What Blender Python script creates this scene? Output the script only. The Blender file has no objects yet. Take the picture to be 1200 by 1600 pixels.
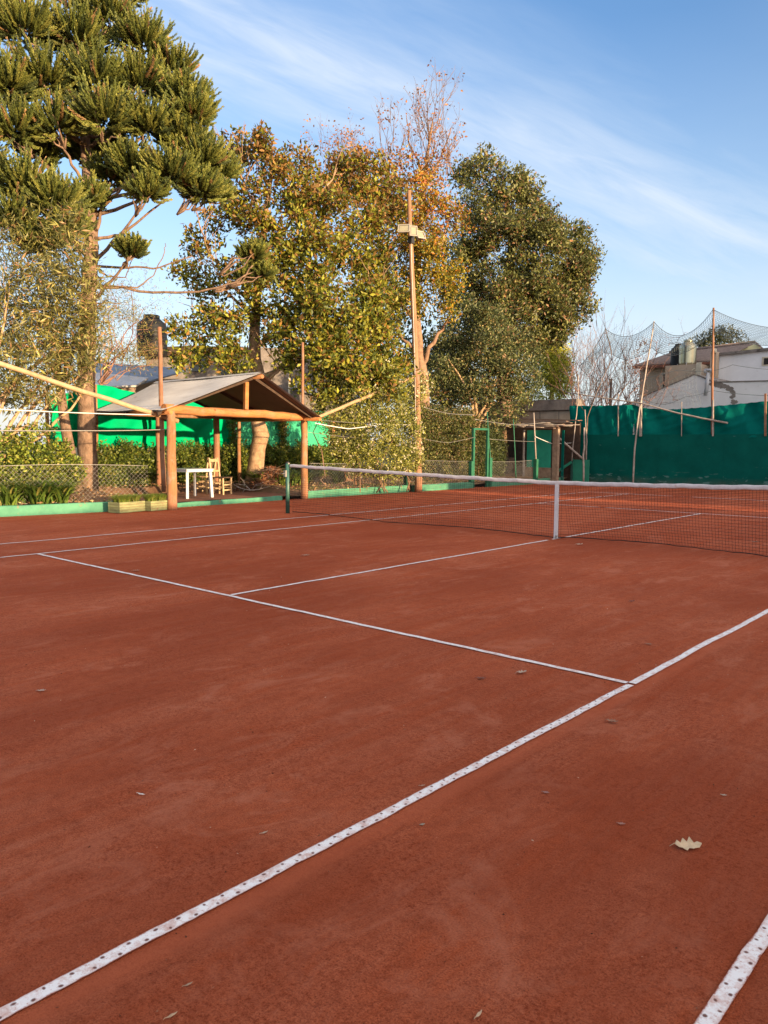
import bpy, math, random
import numpy as np
from mathutils import Vector, Matrix
random.seed(7)
RNG = np.random.default_rng(11)
sc = bpy.context.scene
COL = sc.collection
PI = math.pi

# ------------------------------------------------------------------ camera
CAM = np.array([6.1065, -10.9789, 1.4886])
YAW, PIT, ROL, F = -0.7271048, -0.0874355, 0.0064426, 1211.8
_f = np.array([math.sin(YAW)*math.cos(PIT), math.cos(YAW)*math.cos(PIT), math.sin(PIT)])
_r = np.array([math.cos(YAW), -math.sin(YAW), 0.0]); _u = np.cross(_r, _f)
_r, _u = _r*math.cos(ROL)+_u*math.sin(ROL), -_r*math.sin(ROL)+_u*math.cos(ROL)
cam = bpy.data.cameras.new('camera'); co = bpy.data.objects.new('camera', cam); COL.objects.link(co)
m = Matrix(((_r[0], _u[0], -_f[0], CAM[0]), (_r[1], _u[1], -_f[1], CAM[1]), (_r[2], _u[2], -_f[2], CAM[2]), (0, 0, 0, 1)))
co.matrix_world = m
cam.sensor_fit = 'VERTICAL'; cam.sensor_height = 36; cam.sensor_width = 36; cam.lens = 36*F/1600
cam.clip_start = 0.05; cam.clip_end = 2000
sc.camera = co
sc.render.resolution_x = 768; sc.render.resolution_y = 1024
# measured points of the photograph placed at real distances
def ray(u, v): return _f+_r*(u-600)/F+_u*(800-v)/F
def PX(u, v, x): d = ray(u, v); return CAM+d*((x-CAM[0])/d[0])
def PY(u, v, y): d = ray(u, v); return CAM+d*((y-CAM[1])/d[1])
def PZ(u, v, z=0.0): d = ray(u, v); return CAM+d*((z-CAM[2])/d[2])
def PD(u, v, d): return CAM+ray(u, v)*d

# ------------------------------------------------------------------ materials
MATS = {}
def newmat(name):
    mt = bpy.data.materials.new(name); mt.use_nodes = True
    nt = mt.node_tree; b = nt.nodes['Principled BSDF']; MATS[name] = mt
    return mt, nt, b
def N(nt, t, **k):
    n = nt.nodes.new(t)
    for a, v in k.items(): setattr(n, a, v)
    return n
def noise(nt, vec, scale, detail=4, rough=.6, dist=0):
    n = N(nt, 'ShaderNodeTexNoise'); n.inputs['Scale'].default_value = scale
    n.inputs['Detail'].default_value = detail; n.inputs['Roughness'].default_value = rough
    n.inputs['Distortion'].default_value = dist
    nt.links.new(vec, n.inputs['Vector']); return n.outputs['Fac']
def ramp(nt, fac, stops):
    r = N(nt, 'ShaderNodeValToRGB'); e = r.color_ramp.elements
    while len(e) < len(stops): e.new(0.5)
    for i, (p, c) in enumerate(stops):
        e[i].position = p; e[i].color = (c[0], c[1], c[2], 1) if hasattr(c, '__len__') else (c, c, c, 1)
    nt.links.new(fac, r.inputs[0]); return r.outputs[0]
def mixc(nt, fac, a, b, mode='MIX'):
    x = N(nt, 'ShaderNodeMix', data_type='RGBA', blend_type=mode)
    for i, s in ((0, fac), (6, a), (7, b)):
        if hasattr(s, 'links'): nt.links.new(s, x.inputs[i])
        elif i == 0: x.inputs[0].default_value = s
        else: x.inputs[i].default_value = (s[0], s[1], s[2], 1)
    return x.outputs[2]
def math_(nt, op, a, b=None, clamp=False):
    x = N(nt, 'ShaderNodeMath', operation=op); x.use_clamp = clamp
    for i, s in ((0, a), (1, b)):
        if s is None: continue
        if hasattr(s, 'links'): nt.links.new(s, x.inputs[i])
        else: x.inputs[i].default_value = s
    return x.outputs[0]
def bump(nt, b, h, strength=.3, dist=.01, prev=None):
    n = N(nt, 'ShaderNodeBump'); n.inputs['Strength'].default_value = strength; n.inputs['Distance'].default_value = dist
    nt.links.new(h, n.inputs['Height'])
    if prev is not None: nt.links.new(prev, n.inputs['Normal'])
    if b is not None: nt.links.new(n.outputs[0], b.inputs['Normal'])
    return n.outputs[0]
def mapped(nt, vec, sx=1, sy=1, sz=1, rz=0):
    mp = N(nt, 'ShaderNodeMapping'); mp.inputs['Scale'].default_value = (sx, sy, sz); mp.inputs['Rotation'].default_value = (0, 0, rz)
    nt.links.new(vec, mp.inputs['Vector']); return mp.outputs[0]
def simple(name, c1, c2=None, scale=3, rough=.8, bmp=.2, bscale=None, bd=.005, metal=0, sx=1, sy=1, sz=1, dirt=None, spec=.3):
    mt, nt, b = newmat(name)
    g = N(nt, 'ShaderNodeNewGeometry').outputs['Position']
    v = mapped(nt, g, sx, sy, sz)
    c2 = c2 or tuple(x*.7 for x in c1)
    f = noise(nt, v, scale, 6, .65)
    col = ramp(nt, f, [(.32, c2), (.66, c1)])
    if dirt:
        f2 = noise(nt, g, dirt[1], 5, .7)
        k = ramp(nt, f2, [(dirt[2], 0), (dirt[2]+.1, 1)])
        col = mixc(nt, k, col, dirt[0])
    nt.links.new(col, b.inputs['Base Color'])
    b.inputs['Roughness'].default_value = rough; b.inputs['Metallic'].default_value = metal
    b.inputs['Specular IOR Level'].default_value = spec
    if bmp: bump(nt, b, noise(nt, v, bscale or scale*6, 4, .7), bmp, bd)
    return mt
def leafmat(name, rough=.45, trans=.35, spec=.4):
    mt, nt, b = newmat(name)
    a = N(nt, 'ShaderNodeAttribute', attribute_name='tint')
    nt.links.new(a.outputs['Color'], b.inputs['Base Color'])
    b.inputs['Roughness'].default_value = rough; b.inputs['Specular IOR Level'].default_value = spec
    t = N(nt, 'ShaderNodeBsdfTranslucent'); nt.links.new(a.outputs['Color'], t.inputs['Color'])
    mx = N(nt, 'ShaderNodeMixShader'); mx.inputs[0].default_value = trans
    out = nt.nodes['Material Output']
    nt.links.new(b.outputs[0], mx.inputs[1]); nt.links.new(t.outputs[0], mx.inputs[2]); nt.links.new(mx.outputs[0], out.inputs['Surface'])
    return mt

def woodmat(name, c1, c2, axis, dirt=(.16, .10, .07), weather=.55):
    mt, nt, b = newmat(name)
    p = N(nt, 'ShaderNodeNewGeometry').outputs['Position']
    sc3 = [1, 1, 1]; sc3[axis] = .07
    v = mapped(nt, p, *sc3)
    col = ramp(nt, noise(nt, v, 9, 6, .65), [(.3, c2), (.65, c1)])
    gr = noise(nt, v, 46, 5, .75)
    crack = ramp(nt, gr, [(.34, .85), (.43, 0)]); col = mixc(nt, crack, col, tuple(x*.35 for x in c2))
    col = mixc(nt, ramp(nt, noise(nt, p, 3.1, 6, .7), [(.50, 0), (.66, weather)]), col, (.30, .25, .21))
    kn = N(nt, 'ShaderNodeTexVoronoi'); kn.inputs['Scale'].default_value = 3.2; nt.links.new(p, kn.inputs['Vector'])
    col = mixc(nt, ramp(nt, kn.outputs['Distance'], [(.06, .8), (.13, 0)]), col, tuple(x*.4 for x in c2))
    z = N(nt, 'ShaderNodeSeparateXYZ'); nt.links.new(p, z.inputs[0])
    foot = math_(nt, 'MULTIPLY', ramp(nt, z.outputs['Z'], [(.05, 1), (.5, 0)]), ramp(nt, noise(nt, p, 7, 5, .7), [(.3, .2), (.6, 1)]))
    col = mixc(nt, foot, col, (.30, .13, .08))
    nt.links.new(col, b.inputs['Base Color']); b.inputs['Roughness'].default_value = .85; b.inputs['Specular IOR Level'].default_value = .15
    bump(nt, b, math_(nt, 'ADD', gr, noise(nt, v, 14, 4, .6)), .9, .012)
    return mt
def clay_material():
    mt, nt, b = newmat('clay')
    p = N(nt, 'ShaderNodeNewGeometry').outputs['Position']
    big = noise(nt, mapped(nt, p, 1, .35, 1, .25), .8, 5, .6, .4)
    streak = noise(nt, mapped(nt, p, 6.5, .6, 1, .12), 1.3, 6, .7)
    grain = noise(nt, p, 150, 3, .8)
    mid = noise(nt, p, 14, 7, .75)
    speck = N(nt, 'ShaderNodeTexVoronoi'); speck.inputs['Scale'].default_value = 42; nt.links.new(p, speck.inputs['Vector'])
    col = ramp(nt, big, [(.3, (.285, .054, .016)), (.50, (.365, .077, .025)), (.70, (.440, .112, .044))])
    col = mixc(nt, ramp(nt, streak, [(.35, 0), (.72, .75)]), col, (.40, .135, .070))
    col = mixc(nt, ramp(nt, mid, [(.3, .6), (.55, 0)]), col, (.19, .038, .013))
    col = mixc(nt, ramp(nt, grain, [(.3, 1), (.5, 0)]), col, (.105, .021, .007))
    col = mixc(nt, ramp(nt, grain, [(.55, 0), (.75, .7)]), col, (.55, .18, .08))
    sp = ramp(nt, speck.outputs['Distance'], [(.03, 1), (.055, 0)])
    pick = ramp(nt, noise(nt, p, 21, 1, .5), [(.62, 0), (.66, .8)])
    col = mixc(nt, math_(nt, 'MULTIPLY', sp, pick), col, (.45, .24, .17))
    gr2 = noise(nt, p, 50, 5, .85)
    rough_m = ramp(nt, noise(nt, p, 1.6, 4, .6), [(.40, .25), (.60, 1)])
    col = mixc(nt, math_(nt, 'MULTIPLY', ramp(nt, gr2, [(.39, 1), (.50, 0)]), rough_m), col, (.18, .033, .011))
    col = mixc(nt, math_(nt, 'MULTIPLY', ramp(nt, gr2, [(.55, 0), (.72, .6)]), rough_m), col, (.50, .17, .085))
    scuff = noise(nt, mapped(nt, p, 1, .6, 1, .5), 2.6, 9, .72, .8)
    col = mixc(nt, ramp(nt, scuff, [(.53, 0), (.66, .55)]), col, (.43, .155, .085))
    damp = noise(nt, mapped(nt, p, 1, .5, 1, .3), .55, 6, .62, .5)
    col = mixc(nt, ramp(nt, damp, [(.42, .45), (.56, 0)]), col, (.20, .036, .011))
    wv = N(nt, 'ShaderNodeTexWave', wave_type='BANDS', bands_direction='X'); wv.inputs['Scale'].default_value = 6; wv.inputs['Distortion'].default_value = 22; wv.inputs['Detail'].default_value = 4; wv.inputs['Detail Scale'].default_value = .5
    nt.links.new(mapped(nt, p, 1, .12, 1, .15), wv.inputs['Vector'])
    drag = math_(nt, 'MULTIPLY', wv.outputs['Fac'], ramp(nt, noise(nt, p, .8, 4, .6), [(.48, 0), (.64, .6)]))
    col = mixc(nt, math_(nt, 'MULTIPLY', drag, .14), col, (.45, .16, .085))
    foot = N(nt, 'ShaderNodeTexVoronoi', feature='F1'); foot.inputs['Scale'].default_value = 2.2; foot.inputs['Randomness'].default_value = 1
    fm = N(nt, 'ShaderNodeVectorMath', operation='ADD'); nt.links.new(mapped(nt, p, 1, .55, 1, .4), fm.inputs[0])
    fn_ = N(nt, 'ShaderNodeTexNoise'); fn_.inputs['Scale'].default_value = 9; fn_.inputs['Detail'].default_value = 5; nt.links.new(p, fn_.inputs['Vector'])
    fs = N(nt, 'ShaderNodeVectorMath', operation='SCALE'); fs.inputs['Scale'].default_value = .16; nt.links.new(fn_.outputs['Color'], fs.inputs[0]); nt.links.new(fs.outputs[0], fm.inputs[1])
    nt.links.new(fm.outputs[0], foot.inputs['Vector'])
    dent = math_(nt, 'MULTIPLY', ramp(nt, foot.outputs['Distance'], [(.10, 1), (.19, 0)]), ramp(nt, noise(nt, p, .9, 2, .5), [(.5, 0), (.58, 1)]))
    col = mixc(nt, math_(nt, 'MULTIPLY', dent, .35), col, (.42, .15, .085))
    # brushed smooth strip where the broom runs along the sideline tape
    s = N(nt, 'ShaderNodeSeparateXYZ'); nt.links.new(p, s.inputs[0])
    wob = math_(nt, 'MULTIPLY', noise(nt, p, 1.5, 3, .6), .05)
    dx = math_(nt, 'ABSOLUTE', math_(nt, 'SUBTRACT', math_(nt, 'ADD', s.outputs['X'], wob), 4.205))
    strip = ramp(nt, dx, [(.02, .55), (.075, 0)])
    col = mixc(nt, strip, col, (.33, .085, .036))
    col = mixc(nt, 1.0, col, (1.29, 1.24, 1.30), 'MULTIPLY')
    nt.links.new(col, b.inputs['Base Color'])
    b.inputs['Roughness'].default_value = .95; b.inputs['Specular IOR Level'].default_value = .12
    h = math_(nt, 'ADD', math_(nt, 'ADD', math_(nt, 'MULTIPLY', grain, .55), math_(nt, 'MULTIPLY', mid, .9)), math_(nt, 'MULTIPLY', gr2, .7))
    h = math_(nt, 'MULTIPLY', h, math_(nt, 'SUBTRACT', 1, math_(nt, 'MULTIPLY', strip, .6)))
    n1 = bump(nt, None, h, 1.0, .016)
    n2 = bump(nt, None, noise(nt, p, 3.2, 4, .6), .5, .03, n1); n2 = bump(nt, None, math_(nt, 'SUBTRACT', math_(nt, 'MULTIPLY', drag, .25), dent), .5, .010, n2)
    bump(nt, b, streak, .35, .02, n2)
    return mt
def tape_material(dots):
    mt, nt, b = newmat('tape_nailed' if dots else 'tape_plain')
    uv = N(nt, 'ShaderNodeUVMap', uv_map='uv').outputs[0]
    s = N(nt, 'ShaderNodeSeparateXYZ'); nt.links.new(uv, s.inputs[0])
    p = N(nt, 'ShaderNodeNewGeometry').outputs['Position']
    d1 = noise(nt, p, 16, 6, .75); d2 = noise(nt, p, 90, 3, .7)
    col = mixc(nt, ramp(nt, d1, [(.46, 0), (.66, .8)]), (.80, .79, .78), (.52, .27, .20))
    col = mixc(nt, ramp(nt, d2, [(.55, 0), (.70, .7)]), col, (.46, .22, .16))
    ed = math_(nt, 'SUBTRACT', .025, math_(nt, 'ABSOLUTE', math_(nt, 'SUBTRACT', s.outputs['Y'], .025)))
    ed = math_(nt, 'ADD', ed, math_(nt, 'MULTIPLY', math_(nt, 'SUBTRACT', d1, .5), .03))
    col = mixc(nt, ramp(nt, ed, [(.0005, .95), (.0045, 0)]), col, (.30, .07, .026))
    if dots:
        def row(off, vv):
            wob = math_(nt, 'MULTIPLY', math_(nt, 'SUBTRACT', noise(nt, p, 9, 1, .5), .5), .05)
            a = math_(nt, 'ADD', math_(nt, 'ADD', s.outputs['X'], wob), off)
            a = math_(nt, 'SUBTRACT', math_(nt, 'FRACT', math_(nt, 'DIVIDE', a, .085)), .5)
            a = math_(nt, 'MULTIPLY', a, .085)
            c = math_(nt, 'SUBTRACT', s.outputs['Y'], vv)
            return math_(nt, 'SQRT', math_(nt, 'ADD', math_(nt, 'MULTIPLY', a, a), math_(nt, 'MULTIPLY', c, c)))
        r = math_(nt, 'MINIMUM', row(0, .013), row(.043, .037))
        r = math_(nt, 'ADD', r, math_(nt, 'MULTIPLY', math_(nt, 'SUBTRACT', d2, .5), .006))
        col = mixc(nt, ramp(nt, r, [(.0038, 1), (.0066, 0)]), col, (.13, .042, .028))
    nt.links.new(col, b.inputs['Base Color']); b.inputs['Roughness'].default_value = .7
    bump(nt, b, noise(nt, p, 30, 4, .6), .5, .004)
    return mt

M = {}
M['clay'] = clay_material()
M['tape_n'] = tape_material(True); M['tape'] = tape_material(False)
M['soil'] = simple('soil', (.30, .17, .10), (.14, .075, .045), 2.5, .95, .8, 30, .02, dirt=((.20, .16, .07), 9, .55))
M['far'] = simple('farground', (.14, .13, .07), (.08, .08, .04), .3, .95, .3)
M['pavfloor'] = simple('pavfloor', (.30, .13, .08), (.20, .085, .05), 3, .9, .4, 40, .01)
M['kerb'] = simple('kerb_paint', (.085, .27, .165), (.055, .20, .125), 5, .75, .5, 25, .006, dirt=((.22, .16, .10), 6, .60))
M['greenpost'] = simple('green_post', (.02, .13, .075), (.014, .09, .052), 8, .6, .2)
M['dgreen'] = simple('dark_green_metal', (.035, .12, .095), (.02, .07, .06), 12, .45, .2, spec=.5)
M['wood'] = woodmat('round_wood', (.36, .18, .085), (.20, .095, .045), 2)
M['woodpale'] = simple('pale_wood', (.44, .31, .18), (.30, .20, .11), 6, .75, .4, 14, .005, sz=.15)
M['woodbeam'] = woodmat('beam_wood', (.46, .20, .07), (.29, .12, .045), 1, weather=.25)
M['woodpole'] = woodmat('pole_wood', (.30, .155, .09), (.19, .09, .055), 2, weather=.35)
M['lamppole'] = woodmat('lamp_pole_wood', (.34, .20, .12), (.22, .12, .07), 2, weather=.5)
M['chairwood'] = simple('chair_wood', (.50, .36, .21), (.33, .22, .12), 10, .6, .3)
M['darkwood'] = simple('dark_wood', (.08, .05, .035), (.04, .027, .02), 8, .8, .4)
M['drywood'] = simple('dry_stick', (.20, .14, .11), (.11, .075, .06), 8, .9, .3)
M['stick'] = simple('grey_stick', (.42, .37, .33), (.24, .20, .18), 6, .85, .4, 20, .004)
M['bark_a'] = simple('bark_araucaria', (.27, .18, .125), (.11, .07, .048), 9, .95, 1, 22, .03, sz=.6, dirt=((.12, .14, .10), 3, .62))
M['bark_m'] = simple('bark_magnolia', (.40, .27, .17), (.20, .12, .07), 7, .95, .8, 18, .02, dirt=((.28, .28, .14), 5, .6))
M['bark'] = simple('bark', (.30, .19, .12), (.15, .09, .06), 8, .95, .8, 20, .015)
M['barktan'] = simple('bark_tan', (.48, .33, .19), (.28, .18, .10), 8, .9, .7, 20, .01)
M['twig'] = simple('twig', (.30, .17, .13), (.18, .10, .08), 8, .95, 0)
M['twigpale'] = simple('twig_pale', (.36, .26, .22), (.22, .15, .13), 8, .95, 0)
M['core'] = simple('inner_leaves', (.045, .05, .02), (.02, .025, .01), 9, .95, .8, 30, .05)
M['tankblack'] = simple('tank_black', (.012, .013, .015), (.008, .009, .01), 4, .5, 0, spec=.25)
M['tanksteel'] = simple('tank_steel', (.45, .42, .30), (.36, .34, .25), 3, .28, 0, metal=.95)
M['whitewall'] = simple('white_render', (.78, .78, .80), (.66, .66, .68), .8, .9, .3, 20, .01, dirt=((.5, .47, .46), 1.1, .68))
M['patch'] = simple('grey_mortar', (.25, .22, .20), (.16, .14, .13), 6, .95, .6)
M['tanwall'] = simple('tan_render', (.46, .36, .27), (.37, .28, .20), .9, .9, .3, dirt=((.25, .2, .16), 1.6, .62))
M['yellowwall'] = simple('yellow_render', (.75, .68, .38), (.68, .60, .32), 2, .9, 0)
M['glass'] = simple('dark_glass', (.02, .025, .03), (.015, .015, .02), 2, .15, 0, spec=.6)
M['frame'] = simple('frame_white', (.62, .55, .42), None, 4, .6, 0)
M['tile'] = simple('roof_tile', (.22, .17, .15), (.13, .10, .09), 5, .9, .4)
M['eave'] = simple('eave_red', (.22, .08, .05), (.12, .05, .035), 5, .8, 0)
M['block'] = simple('concrete_block', (.25, .22, .20), (.13, .115, .105), 2.2, .95, .6, 14, .02, dirt=((.07, .06, .055), 1.8, .58))
M['blocklight'] = simple('concrete_plate', (.36, .31, .26), (.23, .20, .17), 2.2, .95, .4, 14, .01)
M['metalroof'] = simple('metal_roof', (.62, .59, .54), (.47, .44, .40), 1.6, .5, .15, 12, .004, sx=.5, spec=.3, dirt=((.30, .26, .22), 2.2, .60))
M['underroof'] = simple('roof_lining', (.16, .11, .09), (.11, .08, .065), 2, .8, .2)
M['bluesteel'] = simple('blue_sheet', (.20, .24, .30), (.13, .16, .20), 2, .5, .1)
M['plastic'] = simple('white_plastic', (.46, .47, .50), (.41, .42, .45), 4, .45, 0, spec=.4)
M['floodbody'] = simple('flood_body', (.32, .30, .26), (.24, .22, .19), 6, .45, 0)
M['floodglass'] = simple('flood_glass', (.30, .28, .19), (.24, .23, .15), 5, .25, 0, spec=.6)
M['black'] = simple('black_box', (.03, .03, .035), None, 6, .5, 0)
M['cord'] = simple('net_cord', (.018, .02, .02), None, 6, .8, 0)
M['canvas'] = simple('net_canvas', (.66, .64, .66), (.50, .47, .48), 14, .85, .5, 40, .006, sx=.6, dirt=((.50, .34, .28), 9, .60))
M['strap'] = simple('strap_canvas', (.66, .66, .68), (.55, .54, .56), 14, .85, .3, 40)
M['wire'] = simple('wire', (.34, .33, .31), None, 6, .5, 0, metal=.5)
M['wirewhite'] = simple('wire_white', (.72, .71, .69), None, 6, .6, 0)
M['wiredark'] = simple('wire_dark', (.05, .05, .05), None, 6, .6, 0)
M['netblue'] = simple('bird_net_cord', (.17, .21, .22), None, 6, .8, 0)
M['plantbox'] = simple('box_wood', (.25, .27, .13), (.15, .155, .08), 4, .8, .5, 20, .005, sz=4, dirt=((.20, .13, .08), 5, .6))
M['rubble'] = simple('rubble', (.34, .25, .18), (.2, .14, .10), 6, .9, .6)
def cloth_material(name, c1, c2, trans=.25, rough=.55, nscale=2.):
    mt, nt, b = newmat(name)
    p = N(nt, 'ShaderNodeNewGeometry').outputs['Position']
    col = ramp(nt, noise(nt, p, nscale, 6, .6, .6), [(.3, c2), (.7, c1)])
    nt.links.new(col, b.inputs['Base Color']); b.inputs['Roughness'].default_value = rough; b.inputs['Specular IOR Level'].default_value = .05
    bump(nt, b, noise(nt, mapped(nt, p, 1, 1, .5), 4, 6, .6, 1.2), .4, .03)
    t = N(nt, 'ShaderNodeBsdfTranslucent'); nt.links.new(col, t.inputs['Color'])
    mx = N(nt, 'ShaderNodeMixShader'); mx.inputs[0].default_value = trans
    nt.links.new(b.outputs[0], mx.inputs[1]); nt.links.new(t.outputs[0], mx.inputs[2])
    nt.links.new(mx.outputs[0], nt.nodes['Material Output'].inputs['Surface'])
    return mt
M['tarp'] = cloth_material('green_tarp', (.0, .48, .20), (.0, .36, .15), .2)
M['tarp2'] = cloth_material('pale_green_tarp', (.07, .50, .29), (.05, .42, .24), .2)
M['cloth'] = cloth_material('teal_cloth', (.002, .165, .14), (.001, .10, .088), .12, .95, 1.1)
M['tealpanel'] = cloth_material('teal_sheet', (.04, .38, .26), (.03, .28, .20), .1, .6)
def board_material():
    mt, nt, b = newmat('green_board')
    p = N(nt, 'ShaderNodeNewGeometry').outputs['Position']
    col = ramp(nt, noise(nt, p, 1.6, 7, .65), [(.3, (.001, .074, .061)), (.7, (.002, .108, .088))])
    col = mixc(nt, ramp(nt, noise(nt, p, 9, 7, .7), [(.62, 0), (.74, .5)]), col, (.02, .13, .11))
    s = N(nt, 'ShaderNodeSeparateXYZ'); nt.links.new(p, s.inputs[0])
    # paint flaked off in pale chips low on the wall
    fl = noise(nt, mapped(nt, p, 1.4, 1, 4.5), 1.7, 5, .6)
    low = ramp(nt, s.outputs['Z'], [(.30, 1), (.55, 0)])
    col = mixc(nt, math_(nt, 'MULTIPLY', ramp(nt, fl, [(.58, 0), (.61, .8)]), low), col, (.10, .22, .21))
    col = mixc(nt, math_(nt, 'MULTIPLY', ramp(nt, fl, [(.655, 0), (.675, .5)]), ramp(nt, noise(nt, p, .5, 2, .5), [(.52, 0), (.56, 1)])), col, (.08, .20, .19))
    dust = math_(nt, 'MULTIPLY', ramp(nt, s.outputs['Z'], [(.0, 1), (.35, 0)]), ramp(nt, noise(nt, p, 2, 5, .7), [(.35, .1), (.7, .8)]))
    col = mixc(nt, dust, col, (.10, .12, .09))
    nt.links.new(col, b.inputs['Base Color']); b.inputs['Roughness'].default_value = .85; b.inputs['Specular IOR Level'].default_value = .08
    bump(nt, b, noise(nt, p, 10, 5, .6), .3, .01)
    return mt
M['board'] = board_material()
M['boardlight'] = simple('light_green_board', (.03, .26, .17), (.02, .20, .13), 3, .7, .2, dirt=((.01, .12, .08), 5, .64))
M['leaf'] = leafmat('leaf'); M['leafgloss'] = leafmat('leaf_gloss', .48, .3, .3); M['needle'] = leafmat('needle', .5, .2, .3)
M['drymat'] = leafmat('dry_leaf', .8, .2, .1); M['flower'] = leafmat('petal', .7, .4, .2)

# ------------------------------------------------------------------ mesh building
class MB:
    def __init__(s): s.v = []; s.f = []; s.sm = []; s.uv = None
    def quad(s, a, b, c, d, sm=False):
        n = len(s.v); s.v += [tuple(a), tuple(b), tuple(c), tuple(d)]; s.f.append((n, n+1, n+2, n+3)); s.sm.append(sm); return s
    def box(s, lo, hi, rot=None, org=(0, 0, 0), jit=0):
        n = len(s.v)
        for z in (0, 1):
            for x, y in ((0, 0), (1, 0), (1, 1), (0, 1)):
                p = Vector(((lo, hi)[x][0], (lo, hi)[y][1], (lo, hi)[z][2]))
                if jit: p += Vector([random.uniform(-jit, jit) for _ in range(3)])
                if rot is not None: p = rot @ p
                s.v.append(tuple(p+Vector(org)))
        for f in ((0, 3, 2, 1), (4, 5, 6, 7), (0, 1, 5, 4), (1, 2, 6, 5), (2, 3, 7, 6), (3, 0, 4, 7)):
            s.f.append(tuple(n+i for i in f)); s.sm.append(False)
        return s
    def tube(s, path, rad, sides=8, sm=True, cap=True, jit=0):
        P = [Vector(p) for p in path]; n = len(P)
        R = rad if hasattr(rad, '__len__') else [rad]*n
        base = len(s.v); up = None
        for i in range(n):
            t = (P[min(i+1, n-1)]-P[max(i-1, 0)]).normalized()
            if up is None:
                up = Vector((0, 0, 1)) if abs(t.z) < .9 else Vector((1, 0, 0))
            a = t.cross(up)
            if a.length < 1e-5: a = t.cross(Vector((0, 1, 0)))
            a.normalize(); b = a.cross(t).normalized(); up = b
            for k in range(sides):
                th = 2*PI*k/sides; r = R[i]*(1+(random.uniform(-jit, jit) if jit else 0))
                s.v.append(tuple(P[i]+a*math.cos(th)*r+b*math.sin(th)*r))
        for i in range(n-1):
            for k in range(sides):
                a0 = base+i*sides+k; a1 = base+i*sides+(k+1) % sides
                s.f.append((a0, a0+sides, a1+sides, a1)); s.sm.append(sm)
        if cap:
            s.f.append(tuple(base+k for k in range(sides))); s.sm.append(False)
            s.f.append(tuple(base+(n-1)*sides+k for k in reversed(range(sides)))); s.sm.append(False)
        return s
    def beam(s, a, b, w, h, up=(0, 0, 1)):   # rectangular bar from a to b
        a = Vector(a); b = Vector(b); t = (b-a).normalized(); u = Vector(up)
        x = t.cross(u)
        if x.length < 1e-4: x = t.cross(Vector((1, 0, 0)))
        x.normalize(); y = x.cross(t).normalized(); n = len(s.v)
        for p in (a, b):
            for i, j in ((-1, -1), (1, -1), (1, 1), (-1, 1)): s.v.append(tuple(p+x*w/2*i+y*h/2*j))
        for f in ((0, 1, 2, 3), (7, 6, 5, 4), (0, 4, 5, 1), (1, 5, 6, 2), (2, 6, 7, 3), (3, 7, 4, 0)):
            s.f.append(tuple(n+i for i in f)); s.sm.append(False)
        return s
    def lathe(s, c, prof, sides=24):
        base = len(s.v)
        for r, z in prof:
            for k in range(sides): s.v.append((c[0]+r*math.cos(2*PI*k/sides), c[1]+r*math.sin(2*PI*k/sides), c[2]+z))
        for i in range(len(prof)-1):
            for k in range(sides):
                a0 = base+i*sides+k; a1 = base+i*sides+(k+1) % sides
                s.f.append((a0, a1, a1+sides, a0+sides)); s.sm.append(True)
        s.f.append(tuple(base+k for k in reversed(range(sides)))); s.sm.append(False)
        s.f.append(tuple(base+(len(prof)-1)*sides+k for k in range(sides))); s.sm.append(False)
        return s
    def grid(s, fn, nu, nv, sm=True):
        base = len(s.v)
        for i in range(nu+1):
            for j in range(nv+1): s.v.append(tuple(fn(i/nu, j/nv)))
        for i in range(nu):
            for j in range(nv):
                a = base+i*(nv+1)+j; s.f.append((a, a+nv+1, a+nv+2, a+1)); s.sm.append(sm)
        return s
    def prism(s, poly, off):   # polygon (list of 3D pts) extruded by vector off
        n = len(s.v); k = len(poly); off = Vector(off)
        for p in poly: s.v.append(tuple(p))
        for p in poly: s.v.append(tuple(Vector(p)+off))
        s.f.append(tuple(range(n, n+k))); s.f.append(tuple(reversed(range(n+k, n+2*k)))); s.sm += [False, False]
        for i in range(k):
            j = (i+1) % k; s.f.append((n+j, n+i, n+k+i, n+k+j)); s.sm.append(False)
        return s
    def build(s, name, mat, parent=None, loc=None):
        me = bpy.data.meshes.new(name)
        vs = s.v
        o = bpy.data.objects.new(name, me); COL.objects.link(o)
        if parent is not None:
            o.parent = parent; L = Vector(wloc(parent)); vs = [tuple(Vector(v)-L) for v in vs]
        elif loc is not None:
            L = Vector(loc); vs = [tuple(Vector(v)-L) for v in vs]; o.location = loc
        me.from_pydata(vs, [], s.f); me.polygons.foreach_set('use_smooth', s.sm)
        me.materials.append(M[mat]); me.update()
        return o
def wloc(o):
    L = Vector(o.location)
    while o.parent is not None: o = o.parent; L += Vector(o.location)
    return L
def tag(o, label=None, cat=None, group=None, kind=None):
    if label: o['label'] = label
    if cat: o['category'] = cat
    if group: o['group'] = group
    if kind: o['kind'] = kind
    return o
def thing(name, loc, label, cat, group=None):
    o = bpy.data.objects.new(name, None); COL.objects.link(o); o.location = tuple(float(x) for x in loc)
    o.empty_display_size = .2
    return tag(o, label, cat, group)

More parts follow.
